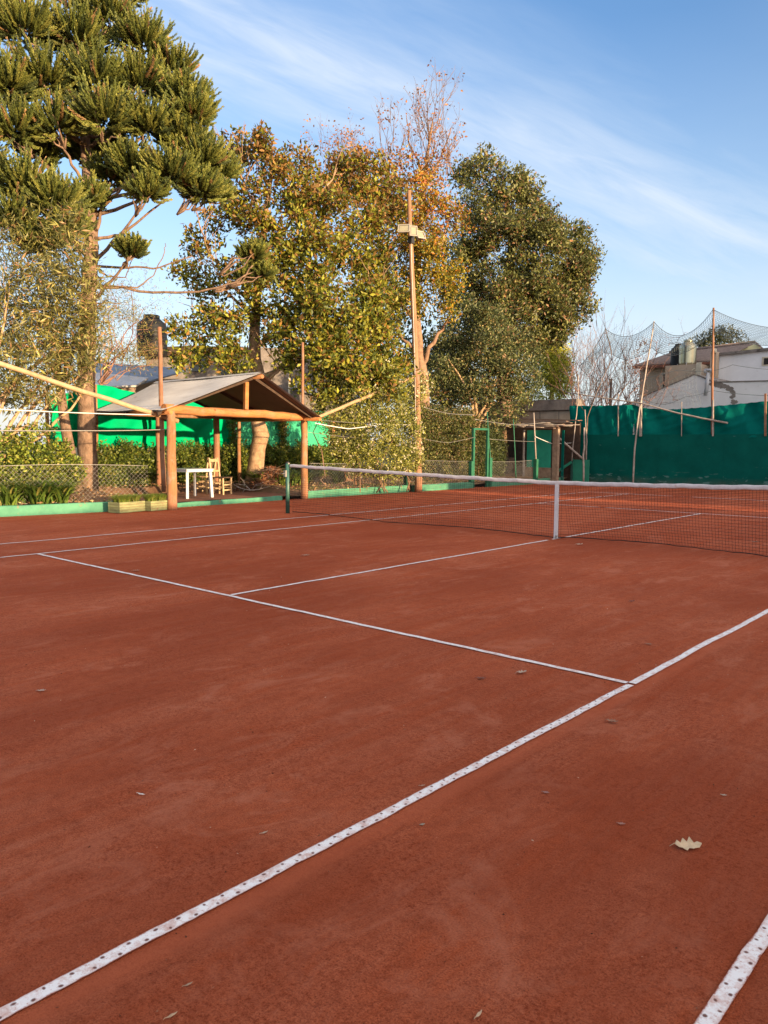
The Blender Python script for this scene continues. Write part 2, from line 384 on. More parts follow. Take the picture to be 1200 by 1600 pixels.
# numpy leaf cloud ------------------------------------------------------------
def nrm(a): return a/np.maximum(np.linalg.norm(a, axis=-1, keepdims=True), 1e-9)
def leaf_object(name, pos, dirs, L, W, tint, mat, parent=None, fold=.25, rng=RNG, curl=0):
    n = len(pos); dirs = nrm(dirs)
    rv = rng.normal(size=(n, 3)); side = nrm(np.cross(dirs, rv)); nr = np.cross(side, dirs)
    L = np.asarray(L).reshape(-1, 1)*np.ones((n, 1)); W = np.asarray(W).reshape(-1, 1)*np.ones((n, 1))
    V = np.empty((n, 4, 3), np.float32)
    V[:, 0] = pos; mid = pos+dirs*L*.45
    V[:, 1] = mid+side*W*.5+nr*W*fold; V[:, 3] = mid-side*W*.5+nr*W*fold
    V[:, 2] = pos+dirs*L - np.array([0, 0, 1])*curl*L
    base = (np.arange(n)*4)[:, None]
    T = np.concatenate([base+np.array([0, 1, 2]), base+np.array([0, 2, 3])], 1).reshape(-1)
    return raw_mesh(name, V.reshape(-1, 3), T, 3, np.repeat(tint, 4, axis=0), mat, parent)
def raw_mesh(name, V, loops, k, tint, mat, parent=None, smooth=False):
    me = bpy.data.meshes.new(name); o = bpy.data.objects.new(name, me); COL.objects.link(o)
    if parent is not None:
        o.parent = parent; V = V-np.array(wloc(parent), dtype=np.float32)
    nf = len(loops)//k
    me.vertices.add(len(V)); me.vertices.foreach_set('co', np.ascontiguousarray(V, np.float32).ravel())
    me.loops.add(len(loops)); me.loops.foreach_set('vertex_index', loops.astype(np.int32))
    me.polygons.add(nf); me.polygons.foreach_set('loop_start', np.arange(0, nf*k, k, dtype=np.int32))
    try: me.polygons.foreach_set('loop_total', np.full(nf, k, dtype=np.int32))
    except Exception: pass
    if smooth: me.polygons.foreach_set('use_smooth', np.ones(nf, bool))
    me.update(calc_edges=True)
    if tint is not None:
        at = me.color_attributes.new('tint', 'FLOAT_COLOR', 'POINT')
        c = np.ones((len(V), 4), np.float32); c[:, :3] = tint; at.data.foreach_set('color', c.ravel())
    me.materials.append(M[mat]); return o
def palette(n, cols, wts, jit=.18, rng=RNG, sel=None):
    cols = np.array(cols); w = np.array(wts, float); w /= w.sum()
    idx = rng.choice(len(cols), n, p=w) if sel is None else sel
    return np.clip(cols[idx]*(1+rng.normal(size=(n, 1))*jit), .003, 1)
def lump(blobs, k=5, f=.42, seed=3):
    # break smooth masses into uneven boughs: a thin core and several smaller lumps standing out of it
    rg = np.random.default_rng(seed); out = []
    for c, r, n, sq in blobs:
        out.append((c, r*.72, max(2, int(n*.25)), sq))
        for _ in range(k):
            d = nrm(rg.normal(size=3)); rr = r*f*rg.uniform(.6, 1.3)
            out.append((np.array(c)+d*(r*rg.uniform(.62, .95)), rr, max(2, int(n*.75/k*rg.uniform(.7, 1.3))), sq*rg.uniform(.6, .9)))
    return out
def clusters(blobs, rng=RNG, inner=.45):
    """blobs: (centre, radius, n clusters, squash) -> cluster centres and outward directions"""
    C, D = [], []
    for c, r, n, sq in blobs:
        d = nrm(rng.normal(size=(n, 3))); rad = r*(inner+(1-inner)*rng.random((n, 1))**.5)
        off = d*rad*np.array([1, 1, sq]); C.append(np.array(c)+off); D.append(d)
    return np.concatenate(C), np.concatenate(D)
def crown(name, blobs, per, cr, L, W, cols, wts, mat, parent, seed=1, upb=.3, outb=.6, rnd=.8, jit=.2, fold=.25, inner=.45, droop=0, colfn=None):
    rng = np.random.default_rng(seed)
    C, D = clusters(blobs, rng, inner); n = len(C)*per
    P = np.repeat(C, per, 0)+nrm(rng.normal(size=(n, 3)))*(rng.random((n, 1))**.45)*cr
    d = np.repeat(D, per, 0)*outb+rng.normal(size=(n, 3))*rnd+np.array([0, 0, upb-droop])
    s = rng.uniform(.65, 1.3, n)
    if colfn: sel = colfn(P, rng)
    else:       # half the twigs keep to one colour of the palette
        w_ = np.array(wts, float); w_ /= w_.sum(); own = rng.choice(len(cols), len(C), p=w_); sel = rng.choice(len(cols), n, p=w_)
        sel = np.where(rng.random(n) < .45, np.repeat(own, per), sel)
    t = palette(n, cols, wts, jit, rng, sel)
    t *= np.repeat(np.exp(rng.normal(size=(len(C), 1))*.16), per, 0)   # leaves of one twig share a tone
    return leaf_object(name, P, d, L*s, W*s, np.clip(t, .002, 1), mat, parent, fold, rng)
def wig(a, b, n=6, amp=.1, sag=0):
    a = Vector(a); b = Vector(b); L = (b-a).length; out = []
    off = Vector((0, 0, 0))
    for i in range(n+1):
        t = i/n
        if 0 < i < n: off = off*.5+Vector([random.gauss(0, amp*L/n) for _ in range(3)])
        else: off = off*.3 if i else off
        out.append(a.lerp(b, t)+off+Vector((0, 0, -sag*L*4*t*(1-t))))
    return out
def limb(mb, a, b, r0, r1, n=6, amp=.35, sag=0, sides=7):
    p = wig(a, b, n, amp, sag); mb.tube(p, [r0+(r1-r0)*i/n for i in range(n+1)], sides); return p
def twigs(mb, p0, d0, length, r, depth, spread=.5, up=.15, kids=3, sides=4):
    p = Vector(p0); d = Vector(d0).normalized(); pts = [p.copy()]; n = 4
    for i in range(n):
        d = (d+Vector([random.gauss(0, .13) for _ in range(3)])+Vector((0, 0, up*.3))).normalized()
        p = p+d*length/n; pts.append(p.copy())
    mb.tube(pts, [r*(1-.55*i/n) for i in range(n+1)], sides, cap=False)
    ends = [pts[-1]]
    if depth > 0:
        for k in range(kids):
            i = random.choice((2, 3, 4)) if k else 4
            dd = (d+Vector([random.gauss(0, spread) for _ in range(3)])+Vector((0, 0, up))).normalized()
            ends += twigs(mb, pts[i], dd, length*random.uniform(.55, .8), r*.55, depth-1, spread, up, kids, sides)
    return ends

# ------------------------------------------------------------------ SETTING
def flat(name, x0, y0, x1, y1, z, mat, nu=1, nv=1, amp=0):
    g = MB()
    def fn(a, b):
        h = 0
        if amp: h = amp*(math.sin(a*37+b*11)*.5+math.sin(b*53+a*17)*.5)+random.uniform(-amp, amp)*.5
        return (x0+(x1-x0)*a, y0+(y1-y0)*b, z+h)
    g.grid(fn, nu, nv); return tag(g.build(name, mat), kind='structure')
flat('ground', -600, -600, 600, 600, -.06, 'far')
flat('clay_court', -11.2, -24, 11.6, 18.6, 0, 'clay', 8, 8)
# raised garden behind the kerb (with the pavilion floor left lower)
g = MB()
def gz(x, y):
    d = -9.5-x
    z = .15+.035*math.sin(x*1.7+y*2.3)+.03*math.sin(y*3.1-x*.9)+random.uniform(-.012, .012)
    z += max(0, min(.14, d*.05))
    if -1.4 < y < 3.2 and x > -12.6: z = .085+random.uniform(-.006, .006)
    return z
def gx0(y):
    k = [(-14, -11.35), (-9.5, -10.55), (-4.9, -9.88), (-3.4, -9.62), (-2.35, -9.42), (99, -9.42)]
    for i in range(len(k)-1):
        if k[i][0] <= y <= k[i+1][0]: return k[i][1]+(k[i+1][1]-k[i][1])*(y-k[i][0])/(k[i+1][0]-k[i][0])
g.grid(lambda a, b: (gx0(-14+36*b)-22*a, -14+36*b, gz(gx0(-14+36*b)-22*a, -14+36*b)), 90, 160)
tag(g.build('garden_soil', 'soil'), kind='structure')
g = MB(); g.grid(lambda a, b: (-9.43-3.0*a, -1.15+4.15*b, .115+.004*math.sin(a*30+b*20)), 12, 16)
tag(g.build('pavilion_floor', 'pavfloor'), kind='structure')

def tape(name, a, b, w=.05, mat='tape', z=.005, jit=.002, uvoff=0):
    a = Vector((a[0], a[1], 0)); b = Vector((b[0], b[1], 0)); L = (b-a).length; t = (b-a)/L; nrmv = Vector((-t.y, t.x, 0))
    n = max(2, int(L/.12)); V = []; Fc = []; uv = []; drift = 0
    for i in range(n+1):
        drift = drift*.9+random.gauss(0, jit); hz = z+abs(random.gauss(0, .0012))
        for sgn in (-1, 1):
            p = a+t*(L*i/n)+nrmv*(drift+sgn*w/2+random.gauss(0, .0009)); V.append((p.x, p.y, hz)); uv.append((L*i/n+uvoff, .05*(sgn+1)/2))
    for i in range(n): k = i*2; Fc.append((k, k+2, k+3, k+1))
    me = bpy.data.meshes.new(name); me.from_pydata(V, [], Fc)
    ul = me.uv_layers.new(name='uv')
    for lp in me.loops: ul.data[lp.index].uv = uv[lp.vertex_index]
    for p in me.polygons:
        if p.normal.z < 0: p.flip()
    me.materials.append(M[mat]); o = bpy.data.objects.new(name, me); COL.objects.link(o)
    return tag(o, kind='structure')
tape('court_line', (4.115, -11.885), (4.115, -6.43), .05, 'tape_n')
tape('court_line', (4.115, -6.395), (4.115, 11.8), .055, 'tape')
tape('court_line', (5.485, -11.885), (5.485, 11.885), .05, 'tape_n', z=.0055)
tape('court_line', (-4.115, -6.4), (4.088, -6.4), .05)
tape('court_line', (-4.14, -11.885), (-4.14, 11.885), .05, jit=.004)
tape('court_line', (-5.485, -11.885), (-5.485, 11.885), .05, jit=.004)
tape('court_line', (0, -6.36), (0, -.25), .05); tape('court_line', (0, -.1), (0, 6.36), .05)
tape('court_line', (-4.1, 6.4), (4.04, 6.4), .05); tape('court_line', (-5.46, 11.885), (5.46, 11.885), .06)

# ------------------------------------------------------------------ kerbs
def kerb(path, h, label, z0=-.04, w=.15):
    mb = MB(); P = [Vector((x, y, 0)) for x, y in path]; pts = []
    for i in range(len(P)-1):
        k = max(1, int((P[i+1]-P[i]).length/.35))
        pts += [P[i].lerp(P[i+1], j/k) for j in range(k)]
    pts.append(P[-1])
    def ring(i):
        t = (pts[min(i+1, len(pts)-1)]-pts[max(i-1, 0)]).normalized(); n = Vector((-t.y, t.x, 0))   # points away from the court
        if n.x > 0: n = -n
        hh = (h[0]+(h[1]-h[0])*i/(len(pts)-1))+random.uniform(-.006, .006); j = random.uniform(-.006, .006)
        b = pts[i]
        return [b+n*j+Vector((0, 0, z0)), b+n*(j+.004)+Vector((0, 0, hh-.02)), b+n*(.018+j)+Vector((0, 0, hh)), b+n*(w-.015)+Vector((0, 0, hh)), b+n*w+Vector((0, 0, z0))]
    R = [ring(i) for i in range(len(pts))]; base = 0
    for r in R: mb.v += [tuple(p) for p in r]
    for i in range(len(R)-1):
        for k in range(4):
            a = i*5+k; mb.f.append((a, a+1, a+6, a+5)); mb.sm.append(False)
    mb.f.append((0, 1, 2, 3, 4)); mb.sm.append(False); e = (len(R)-1)*5; mb.f.append((e+4, e+3, e+2, e+1, e)); mb.sm.append(False)
    o = mb.build('green_kerb', 'kerb', loc=(path[0][0], path[0][1], 0))
    return tag(o, label, 'kerb', 'green painted kerbs along the left edge of the court')
kerb([(-11.1, -14), (-10.45, -9.5), (-9.78, -4.9), (-9.52, -3.4), (-9.30, -2.35)], (.23, .21), 'tall green painted kerb in front of the strap-leaved plants, left of the planter boxes')
kerb([(-9.30, -1.15), (-9.34, .5), (-9.42, 2.45)], (.10, .11), 'low green kerb between the two front posts of the pavilion')
kerb([(-9.42, 3.25), (-9.47, 6.5), (-9.40, 7.62)], (.20, .21), 'green kerb between the pavilion and the lamp pole, seen through the net')
kerb([(-9.36, 7.86), (-9.33, 10.98)], (.20, .20), 'green kerb between the lamp pole and the green door frame')
kerb([(-9.33, 11.98), (-9.33, 17.3)], (.19, .19), 'green kerb right of the green door frame, in front of the shed')

# ------------------------------------------------------------------ tennis net
nr = thing('tennis_net', (0, 0, 0), 'black tennis net with a white headband across the clay court', 'tennis net')
def ztop(x): return .925+(1.05-.925)*(abs(x)/6.35)**1.25
def bil(x, t):  # billow of the net: t=0 at top, 1 at the bottom
    return (.30*math.exp(-((x-1.2)/1.6)**2)*(1 if x > .12 else .0) - .05*math.sin(x*1.3))*t**1.6
mb = MB(); NX = 282; rows = 20
def npnt(x, t): zt = ztop(x)-.05; zb = .03+.025*abs(math.sin(x*.9)); return Vector((x, bil(x, t), zt+(zb-zt)*t))
xs = [-6.32+12.64*i/NX for i in range(NX+1)]
for x in xs:
    if abs(x) < .03: continue
    mb.tube([npnt(x, t) for t in (0, .35, .7, 1)], .0019, 3, cap=False)
for k in range(rows+1):
    t = k/rows; r = .0021 if k not in (0,) else .003
    mb.tube([npnt(-6.32+12.64*i/60, t)+Vector((0, 0, random.uniform(-.002, .002))) for i in range(61)], r, 3, cap=False)
for k in range(0, 5):   # doubled rows under the headband
    t = (k+.45)/rows
    mb.tube([npnt(-6.32+12.64*i/60, t) for i in range(61)], .002, 3, cap=False)
mb.build('mesh', 'cord', nr)
mb = MB(); mb.tube([npnt(-6.32+12.64*i/90, 1)+Vector((0, 0, -.01+random.uniform(-.006, .006))) for i in range(91)], .006, 5); mb.build('bottom_cord', 'cord', nr)
mb = MB()
def band(a, b):
    x = -6.33+12.66*a; th = b*2*PI; w = .004+.0035*math.sin(x*9+b*3)+.002*random.random()
    z = ztop(x)+.004*math.sin(x*7)+.003*math.sin(x*23); return (x, math.cos(th)*(.008+w), z-.032+math.sin(th)*.034)
mb.grid(band, 190, 10); mb.build('headband', 'canvas', nr)
mb = MB(); mb.box((-.03, -.016, .012), (.03, .016, .915), jit=.002); mb.build('centre_strap', 'strap', nr)
mb = MB(); mb.beam((0, 0, 0), (.02, 0, .06), .05, .03); mb.build('buckle', 'wire', nr)
for s in (-1, 1):
    MB().tube([(s*6.45, 0, 1.06), (s*6.33, 0, ztop(6.33)-.01)], .006, 5).build('tension_cable', 'cord', nr)
    for z in (.15, .4, .65, .88): MB().tube([(s*6.4, 0, z+.02), (s*6.32, 0, z)], .004, 4).build('lace', 'cord', nr)
def net_post(x, label):
    t = thing('net_post', (x, 0, 0), label, 'net post', 'posts holding the tennis net')
    b = MB().tube([(x, 0, -.02), (x, 0, 1.07)], .045, 14).build('post', 'dgreen', t)
    MB().tube([(x, 0, 1.07), (x, 0, 1.10)], [.048, .03], 14).build('cap', 'black', t)
    w = MB().box((x-.03, -.085, .78), (x+.03, -.045, .92)).build('winder', 'wire', t); MB().tube([(x, -.08, .85), (x-.09, -.11, .85)], .008, 6).build('crank', 'wire', w); MB().tube([(x-.02, 0, 1.06), (x+.05*(1 if x < 0 else -1), 0, 1.06)], .02, 8).build('pulley', 'wire', t)
net_post(-6.42, 'dark green metal post holding the left end of the tennis net')
net_post(6.42, 'dark green metal post at the far right end of the tennis net')

# ------------------------------------------------------------------ pavilion
pv = thing('pavilion', (-8.85, -1.28, 0), 'open timber pavilion with log posts and a grey gabled sheet roof beside the court', 'pavilion')
def log(a, b, r0, r1, name, mat, parent, n=9, amp=.005, sides=14):
    a = Vector(a); b = Vector(b); pts = []
    for i in range(n+1):
        p = a.lerp(b, i/n)
        if 0 < i < n: p += Vector([random.gauss(0, amp) for _ in range(3)])
        pts.append(p)
    return MB().tube(pts, [(r0+(r1-r0)*i/n)*random.uniform(.97, 1.03) for i in range(n+1)], sides, jit=.025).build(name, mat, parent)
fL = (-8.82, -1.28); fR = (-9.28, 3.10)
o = log((fL[0], fL[1], -.05), (fL[0], fL[1], 2.24), .116, .092, 'post', 'wood', pv); o['label'] = 'thick front left log post, pale and scuffed near its foot'
log((fR[0], fR[1], -.05), (fR[0], fR[1], 2.2), .098, .085, 'post', 'wood', pv)
bp = [PX(338, 660, -12.9), PX(373, 660, -12.95), PX(247, 660, -12.9)]
log((bp[0][0], bp[0][1], .1), (bp[0][0], bp[0][1], 2.35), .10, .09, 'post', 'woodpole', pv)
log((bp[1][0], bp[1][1], .1), (bp[1][0], bp[1][1], 2.5), .062, .05, 'post', 'wood', pv)
log((bp[2][0], bp[2][1], .1), (bp[2][0], bp[2][1], 2.3), .075, .07, 'post', 'woodpole', pv)
a = Vector((-8.80, -1.46, 2.225)); b = Vector((-9.26, 3.26, 2.185))
log(a, b, .106, .094, 'front_beam', 'woodbeam', pv, 14, .008)
ridge_f = Vector((-8.62, 1.10, 3.13)); ridge_b = Vector((-13.4, 1.25, 3.14))
k0 = Vector((-8.98, .92, 2.3)); MB().beam(k0, k0+Vector((0, .02, .66)), .10, .085, (1, 0, 0)).build('king_post', 'woodbeam', pv)
eLf = Vector((-8.62, -1.62, 2.16)); eLb = Vector((-13.0, -.85, 2.25)); eRf = Vector((-8.62, 3.12, 2.14)); eRb = Vector((-13.1, 3.75, 2.2))
def roofplane(name, rf, rb, ef, eb, mat, dz, amp):
    mb = MB(); nx = 210
    def fn(a, b):
        t = rf.lerp(rb, a); e = ef.lerp(eb, a); p = t.lerp(e, b)
        return p+Vector((0, 0, dz+amp*math.sin(a*2*PI*58)-.035*math.sin(PI*b)*.6+.012*math.sin(a*9+b*5)))
    mb.grid(fn, nx, 8); return mb.build(name, mat, pv)
for (s, ef, eb) in (('l', eLf, eLb), ('r', eRf, eRb)):
    o = roofplane('roof_sheet', ridge_f, ridge_b, ef, eb, 'metalroof', .035, .010)
    o2 = roofplane('roof_lining', ridge_f+Vector((-.04, 0, 0)), ridge_b+Vector((.04, 0, 0)), ef+Vector((-.04, 0, 0)), eb+Vector((.04, 0, 0)), 'underroof', 0, 0)
mb = MB(); mb.grid(lambda a, b: ridge_f.lerp(ridge_b, a)+Vector((0, (b-.5)*.26, .065-.09*abs(b-.5)*2*.6)), 20, 4); mb.build('ridge_cap', 'metalroof', pv)
mb = MB()
mb.tube([ridge_f+Vector((.06, 0, -.05)), ridge_b+Vector((0, 0, -.05))], .05, 8); mb.build('ridge_pole', 'wood', pv)
for a_, b_ in ((eLf, eLb), (eRf, eRb)):
    MB().tube([a_+Vector((.1, .16 if a_.y < 0 else -.16, -.02)), b_+Vector((-.1, .16 if a_.y < 0 else -.16, -.03))], .045, 8).build('eave_pole', 'woodbeam', pv)
for x in (-8.9, -11., -13.):
    for ef, eb in ((eLf, eLb), (eRf, eRb)):
        t = (x+8.62)/(-13.2+8.62); A = ridge_f.lerp(ridge_b, t)+Vector((0, 0, -.06)); B = ef.lerp(eb, t)+Vector((0, 0, -.05))
        MB().beam(A, B, .05, .07).build('rafter', 'darkwood', pv)
MB().tube([(-12.9, -1.0, 2.24), (-12.95, 3.8, 2.24)], .05, 8).build('rear_beam', 'wood', pv)

# tall thin poles standing at the fence line
def pole(path, r0, r1, label, name='timber_pole', mat='woodpole', cat='pole', group=None, sides=10):
    n = len(path); mb = MB(); P = [Vector(p) for p in path]; pts = []
    for i in range(n-1):
        for j in range(4): pts.append(P[i].lerp(P[i+1], j/4)+Vector([random.gauss(0, .006) for _ in range(3)]))
    pts.append(P[-1]); k = len(pts)
    mb.tube(pts, [r0+(r1-r0)*i/(k-1) for i in range(k)], sides, jit=.03)
    o = mb.build(name, mat, loc=tuple(P[0])); return tag(o, label, cat, group)
G1 = 'thin timber poles along the left side'
pole([PX(256, 768, -9.32), PX(252, 640, -9.34), PX(249, 511, -9.36)], .056, .045, 'tall thin timber pole just behind the front left pavilion post', group=G1)
p0 = PX(473, 640, -9.5); pole([(p0[0], p0[1], 0), p0, PX(473, 535, -9.5)], .045, .034, 'thin upright timber pole behind the front right pavilion post', group=G1)
pole([PX(-60, 548, -9.45), PX(130, 612, -9.25), PX(278, 658, -9.12)], .048, .052, 'long pale pole slanting down to the front left pavilion post', mat='woodpale', group='slanting pale poles')
pole([PX(487, 656, -9.05), PX(570, 621, -9.15), PX(662, 581, -9.25)], .044, .05, 'long pale pole slanting up from the pavilion eave to the lamp pole', mat='woodpale', group='slanting pale poles')

# lamp pole with three floodlights
lb = Vector((-9.14, 7.77, 0)); lt = Vector(PX(641, 298, -9.2))
lp = thing('floodlight_pole', lb, 'tall wooden lamp pole with floodlights near its top, behind the net', 'lamp pole')
mb = MB(); pts = []
for i in range(25):
    t = i/24; p = lb.lerp(lt, t)+Vector((0, .05*math.sin(t*5), 0)); pts.append(p+Vector([random.gauss(0, .004)]*3))
mb.tube(pts, [.118-.06*i/24 for i in range(25)], 14, jit=.02).build('pole', 'lamppole', lp)
def flood(c, rz, rx, w, h, d, face):
    R = Matrix.Rotation(rz, 3, 'Z') @ Matrix.Rotation(rx, 3, 'X')
    c = Vector(c)
    mb = MB(); mb.v = []; A = [(-w/2, 0, -h/2), (w/2, 0, -h/2), (w/2, 0, h/2), (-w/2, 0, h/2)]; B = [(-w*.3, d, -h*.3), (w*.3, d, -h*.3), (w*.3, d, h*.3), (-w*.3, d, h*.3)]
    for p in A+B: mb.v.append(tuple(c+R @ Vector(p)))
    mb.f = [(7, 6, 5, 4), (0, 1, 5, 4), (1, 2, 6, 5), (2, 3, 7, 6), (3, 0, 4, 7), (3, 2, 1, 0)]; mb.sm = [False]*6
    ho = mb.build('floodlight', 'floodbody', lp)
    rim = MB(); e = .02
    q = [Vector((-w/2-e, -.012, -h/2-e)), Vector((w/2+e, -.012, -h/2-e)), Vector((w/2+e, -.012, h/2+e)), Vector((-w/2-e, -.012, h/2+e))]
    for i in range(4): rim.beam(c+R @ q[i], c+R @ q[(i+1) % 4], .03, .03)
    rim.build('rim', 'floodbody', ho)
    gl = MB(); gl.box((-w/2+.01, -.014, -h/2+.01), (w/2-.01, -.004, h/2-.01), R, c); gl.build('lens', face, ho)
    br = MB(); br.beam(c+R @ Vector((-w/2-.03, .06, 0)), c+R @ Vector((0, d+.12, 0)), .02, .01); br.beam(c+R @ Vector((w/2+.03, .06, 0)), c+R @ Vector((0, d+.12, 0)), .02, .01); br.build('bracket', 'black', ho)
pl = lambda u, v, x=-9.0: PX(u, v, x)
flood(pl(631, 357, -9.05), math.radians(32), math.radians(-22), .28, .20, .15, 'floodglass')
flood(pl(646, 361, -8.85), math.radians(52), math.radians(-10), .17, .24, .13, 'floodglass')
flood(pl(657, 367, -9.05), math.radians(70), math.radians(-34), .22, .24, .14, 'floodglass')
c = Vector(pl(642.5, 375, -9.02)); MB().box((-.07, -.07, -.1), (.07, .07, .1), None, c).build('junction_box', 'black', lp)
mb = MB(); mb.tube([c, c+Vector((.04, -.02, -.6)), Vector(PX(648, 560, -9.05)), Vector(PX(650, 690, -9.0))], .008, 5); mb.build('cable', 'wirewhite', lp)

# ------------------------------------------------------------------ wires and cables
def wire(pts, r, label, mat='wire', sag=.02, name='fence_wire', cat='wire', group='wires strung along the left fence'):
    mb = MB(); P = [Vector(p) for p in pts]; full = []
    for i in range(len(P)-1):
        for j in range(10):
            t = j/10; full.append(P[i].lerp(P[i+1], t)+Vector((0, 0, -sag*(P[i+1]-P[i]).length*4*t*(1-t)*.25)))
    full.append(P[-1]); mb.tube(full, r, 5)
    return tag(mb.build(name, mat, loc=tuple(P[0])), label, cat, group)
wire([PX(-80, 634, -9.4), PX(120, 645, -9.3), PX(268, 648, -9.1)], .011, 'white wire at the height of the pavilion eave, left of the pavilion', 'wirewhite')
wire([PX(-80, 671, -9.4), PX(120, 673, -9.3), PX(262, 671, -9.1)], .010, 'grey wire at mid height in front of the green tarp', 'wire')
wire([PX(492, 661, -9.1), PX(545, 670, -9.15), PX(600, 662, -9.2), PX(650, 664, -9.1)], .014, 'thick white cable sagging between the pavilion and the lamp pole', 'wirewhite', .03, 'cable', 'cable')
wire([PX(482, 655, -9.3), PX(650, 664, -9.2)], .006, 'thin grey wire above the sagging white cable, left of the lamp pole', 'wire', .03)
wire([PX(480, 675, -9.4), PX(560, 684, -9.4), PX(650, 683, -9.3), PX(700, 692, -9.4), PX(742, 683, -9.35)], .006, 'thin wire below the sagging white cable, passing behind the lamp pole', 'wire', .03)
wire([PX(662, 636, -9.3), PX(700, 646, -9.4), PX(742, 648, -9.35)], .009, 'grey wire from the lamp pole to the top of the green door frame', 'wire', .04)
wire([PX(742, 655, -9.35), PX(805, 664, -9.35), PX(850, 660, -9.35), PX(905, 668, -9.3)], .009, 'wire running above the green door frame to the shed', 'wire', .03)
wire([PX(765, 686, -9.35), PX(836, 690, -9.35)], .007, 'thin wire crossing in front of the dark doorway of the shed', 'wire', .02)
wire([PX(836, 682, -9.3), PX(862, 693, -9.3), PX(893, 692, -9.3)], .014, 'yellowish rope sagging in front of the teal shed panel', 'wirewhite', .03, 'rope', 'rope', )
wire([PX(700, 559, -30), PX(560, 596, -18), PX(490, 606, -18)], .03, 'dark cable crossing in front of the flowering shrub top', 'wiredark', .01, 'cable', 'cable')

# ------------------------------------------------------------------ chain-link fences
def chainlink(a, b, z0, z1, label, s=.075, posts=(), gap=None):
    a = Vector((a[0], a[1], 0)); b = Vector((b[0], b[1], 0)); L = (b-a).length; t = (b-a)/L; H = z1-z0
    r = thing('chain_link_fence', (a.x, a.y, 0), label, 'fence', 'low chain-link fences along the left side')
    mb = MB()
    def P(x, z): return a+t*x+Vector((0, 0, z0+z-.03*math.sin(x*1.1)*z/H))
    k = -H
    while k < L:
        x0, x1 = max(k, 0), min(k+H, L)
        if x1-x0 > .02:
            mb.tube([P(x0, x0-k), P(x1, x1-k)], .0022, 3, cap=False)
            mb.tube([P(x0, H-(x0-k)), P(x1, H-(x1-k))], .0022, 3, cap=False)
        k += s*1.35
    mb.build('wire_mesh', 'wire', r)
    mb = MB()
    for z in (0, H): mb.tube([P(L*i/20, z) for i in range(21)], .006, 5)
    mb.build('tension_wire', 'wire', r)
    for x, zt, w in posts:
        mb = MB(); c = a+t*x; mb.box((c.x-w/2, c.y-w/2, 0), (c.x+w/2, c.y+w/2, zt), jit=.004); mb.build('post', 'greenpost', r)
    return r
chainlink((-10.9, -7.5), (-9.66, -1.35), .2, .98, 'low chain-link fence behind the planter boxes, left of the pavilion')
chainlink((-9.62, 3.6), (-9.5, 10.95), .2, .95, 'low chain-link fence with a green post, right of the pavilion', posts=((4.05, .98, .12),))
chainlink((-9.5, 11.98), (-9.45, 15.0), .2, .9, 'low chain-link fence in front of the shed, right of the green door frame')

# green door frame and posts
t = thing('door_frame', (-9.4, 11.05, 0), 'narrow green metal door frame without a door in the fence', 'door frame')
for y in (11.05, 11.9):
    MB().box((-9.44, y-.045, 0), (-9.36, y+.045, 2.06)).build('jamb', 'greenpost', t)
MB().box((-9.44, 11.095, 1.99), (-9.36, 11.855, 2.06)).build('lintel', 'greenpost', t)
for y, z, w in ((10.94, .92, .12), (12.03, 1.03, .15)):
    MB().box((-9.46, y-w/2, 0), (-9.46+w, y+w/2, z), jit=.003).build('stub_post', 'greenpost', t)
pole([(-9.36, 12.06, 0), (-9.36, 12.03, 1.0), PX(761, 643, -9.36)], .024, .02, 'thin green pipe rising above the right side of the green door frame', 'metal_pipe', 'greenpost', group='thin green pipes of the fence')
pole([(-9.36, 13.78, 0), PX(802, 655, -9.36)], .020, .018, 'thin green pipe in front of the dark shed doorway', 'metal_pipe', 'greenpost', group='thin green pipes of the fence')
t = thing('fence_post', (-9.36, 15.15, 0), 'pole with a thick green lower sleeve in front of the teal shed panel', 'post')
MB().box((-9.43, 15.08, 0), (-9.29, 15.22, .95), jit=.004).build('sleeve', 'greenpost', t)
MB().tube([(-9.36, 15.15, .9), Vector(PX(834, 645, -9.36))], [.03, .022], 8).build('pole', 'stick', t)

# ------------------------------------------------------------------ table, chairs, trestle
TZ = .12
t = thing('plastic_table', (-10.5, .42, TZ), 'white plastic garden table under the pavilion', 'table')
tx, ty = -10.48, .36; hw = .40
mb = MB(); mb.box((tx-hw, ty-hw, TZ+.70), (tx+hw, ty+hw, TZ+.725)); mb.build('tabletop', 'plastic', t)
mb = MB()
for (ax, ay, bx, by) in ((-1, -1, 1, -1), (1, -1, 1, 1), (1, 1, -1, 1), (-1, 1, -1, -1)):
    mb.beam((tx+ax*(hw-.02), ty+ay*(hw-.02), TZ+.675), (tx+bx*(hw-.02), ty+by*(hw-.02), TZ+.675), .015, .05)
mb.build('apron', 'plastic', t)
for sx in (-1, 1):
    for sy in (-1, 1):
        mb = MB(); A = Vector((tx+sx*(hw-.06), ty+sy*(hw-.06), TZ+.70)); B = Vector((tx+sx*(hw-.03), ty+sy*(hw-.03), TZ))
        mb.beam(A, B, .075, .012, (1, 0, 0)); mb.beam(A+Vector((-sx*.028, -sy*.03, 0)), B+Vector((-sx*.02, -sy*.03, 0)), .012, .06, (1, 0, 0)); mb.build('leg', 'plastic', t)
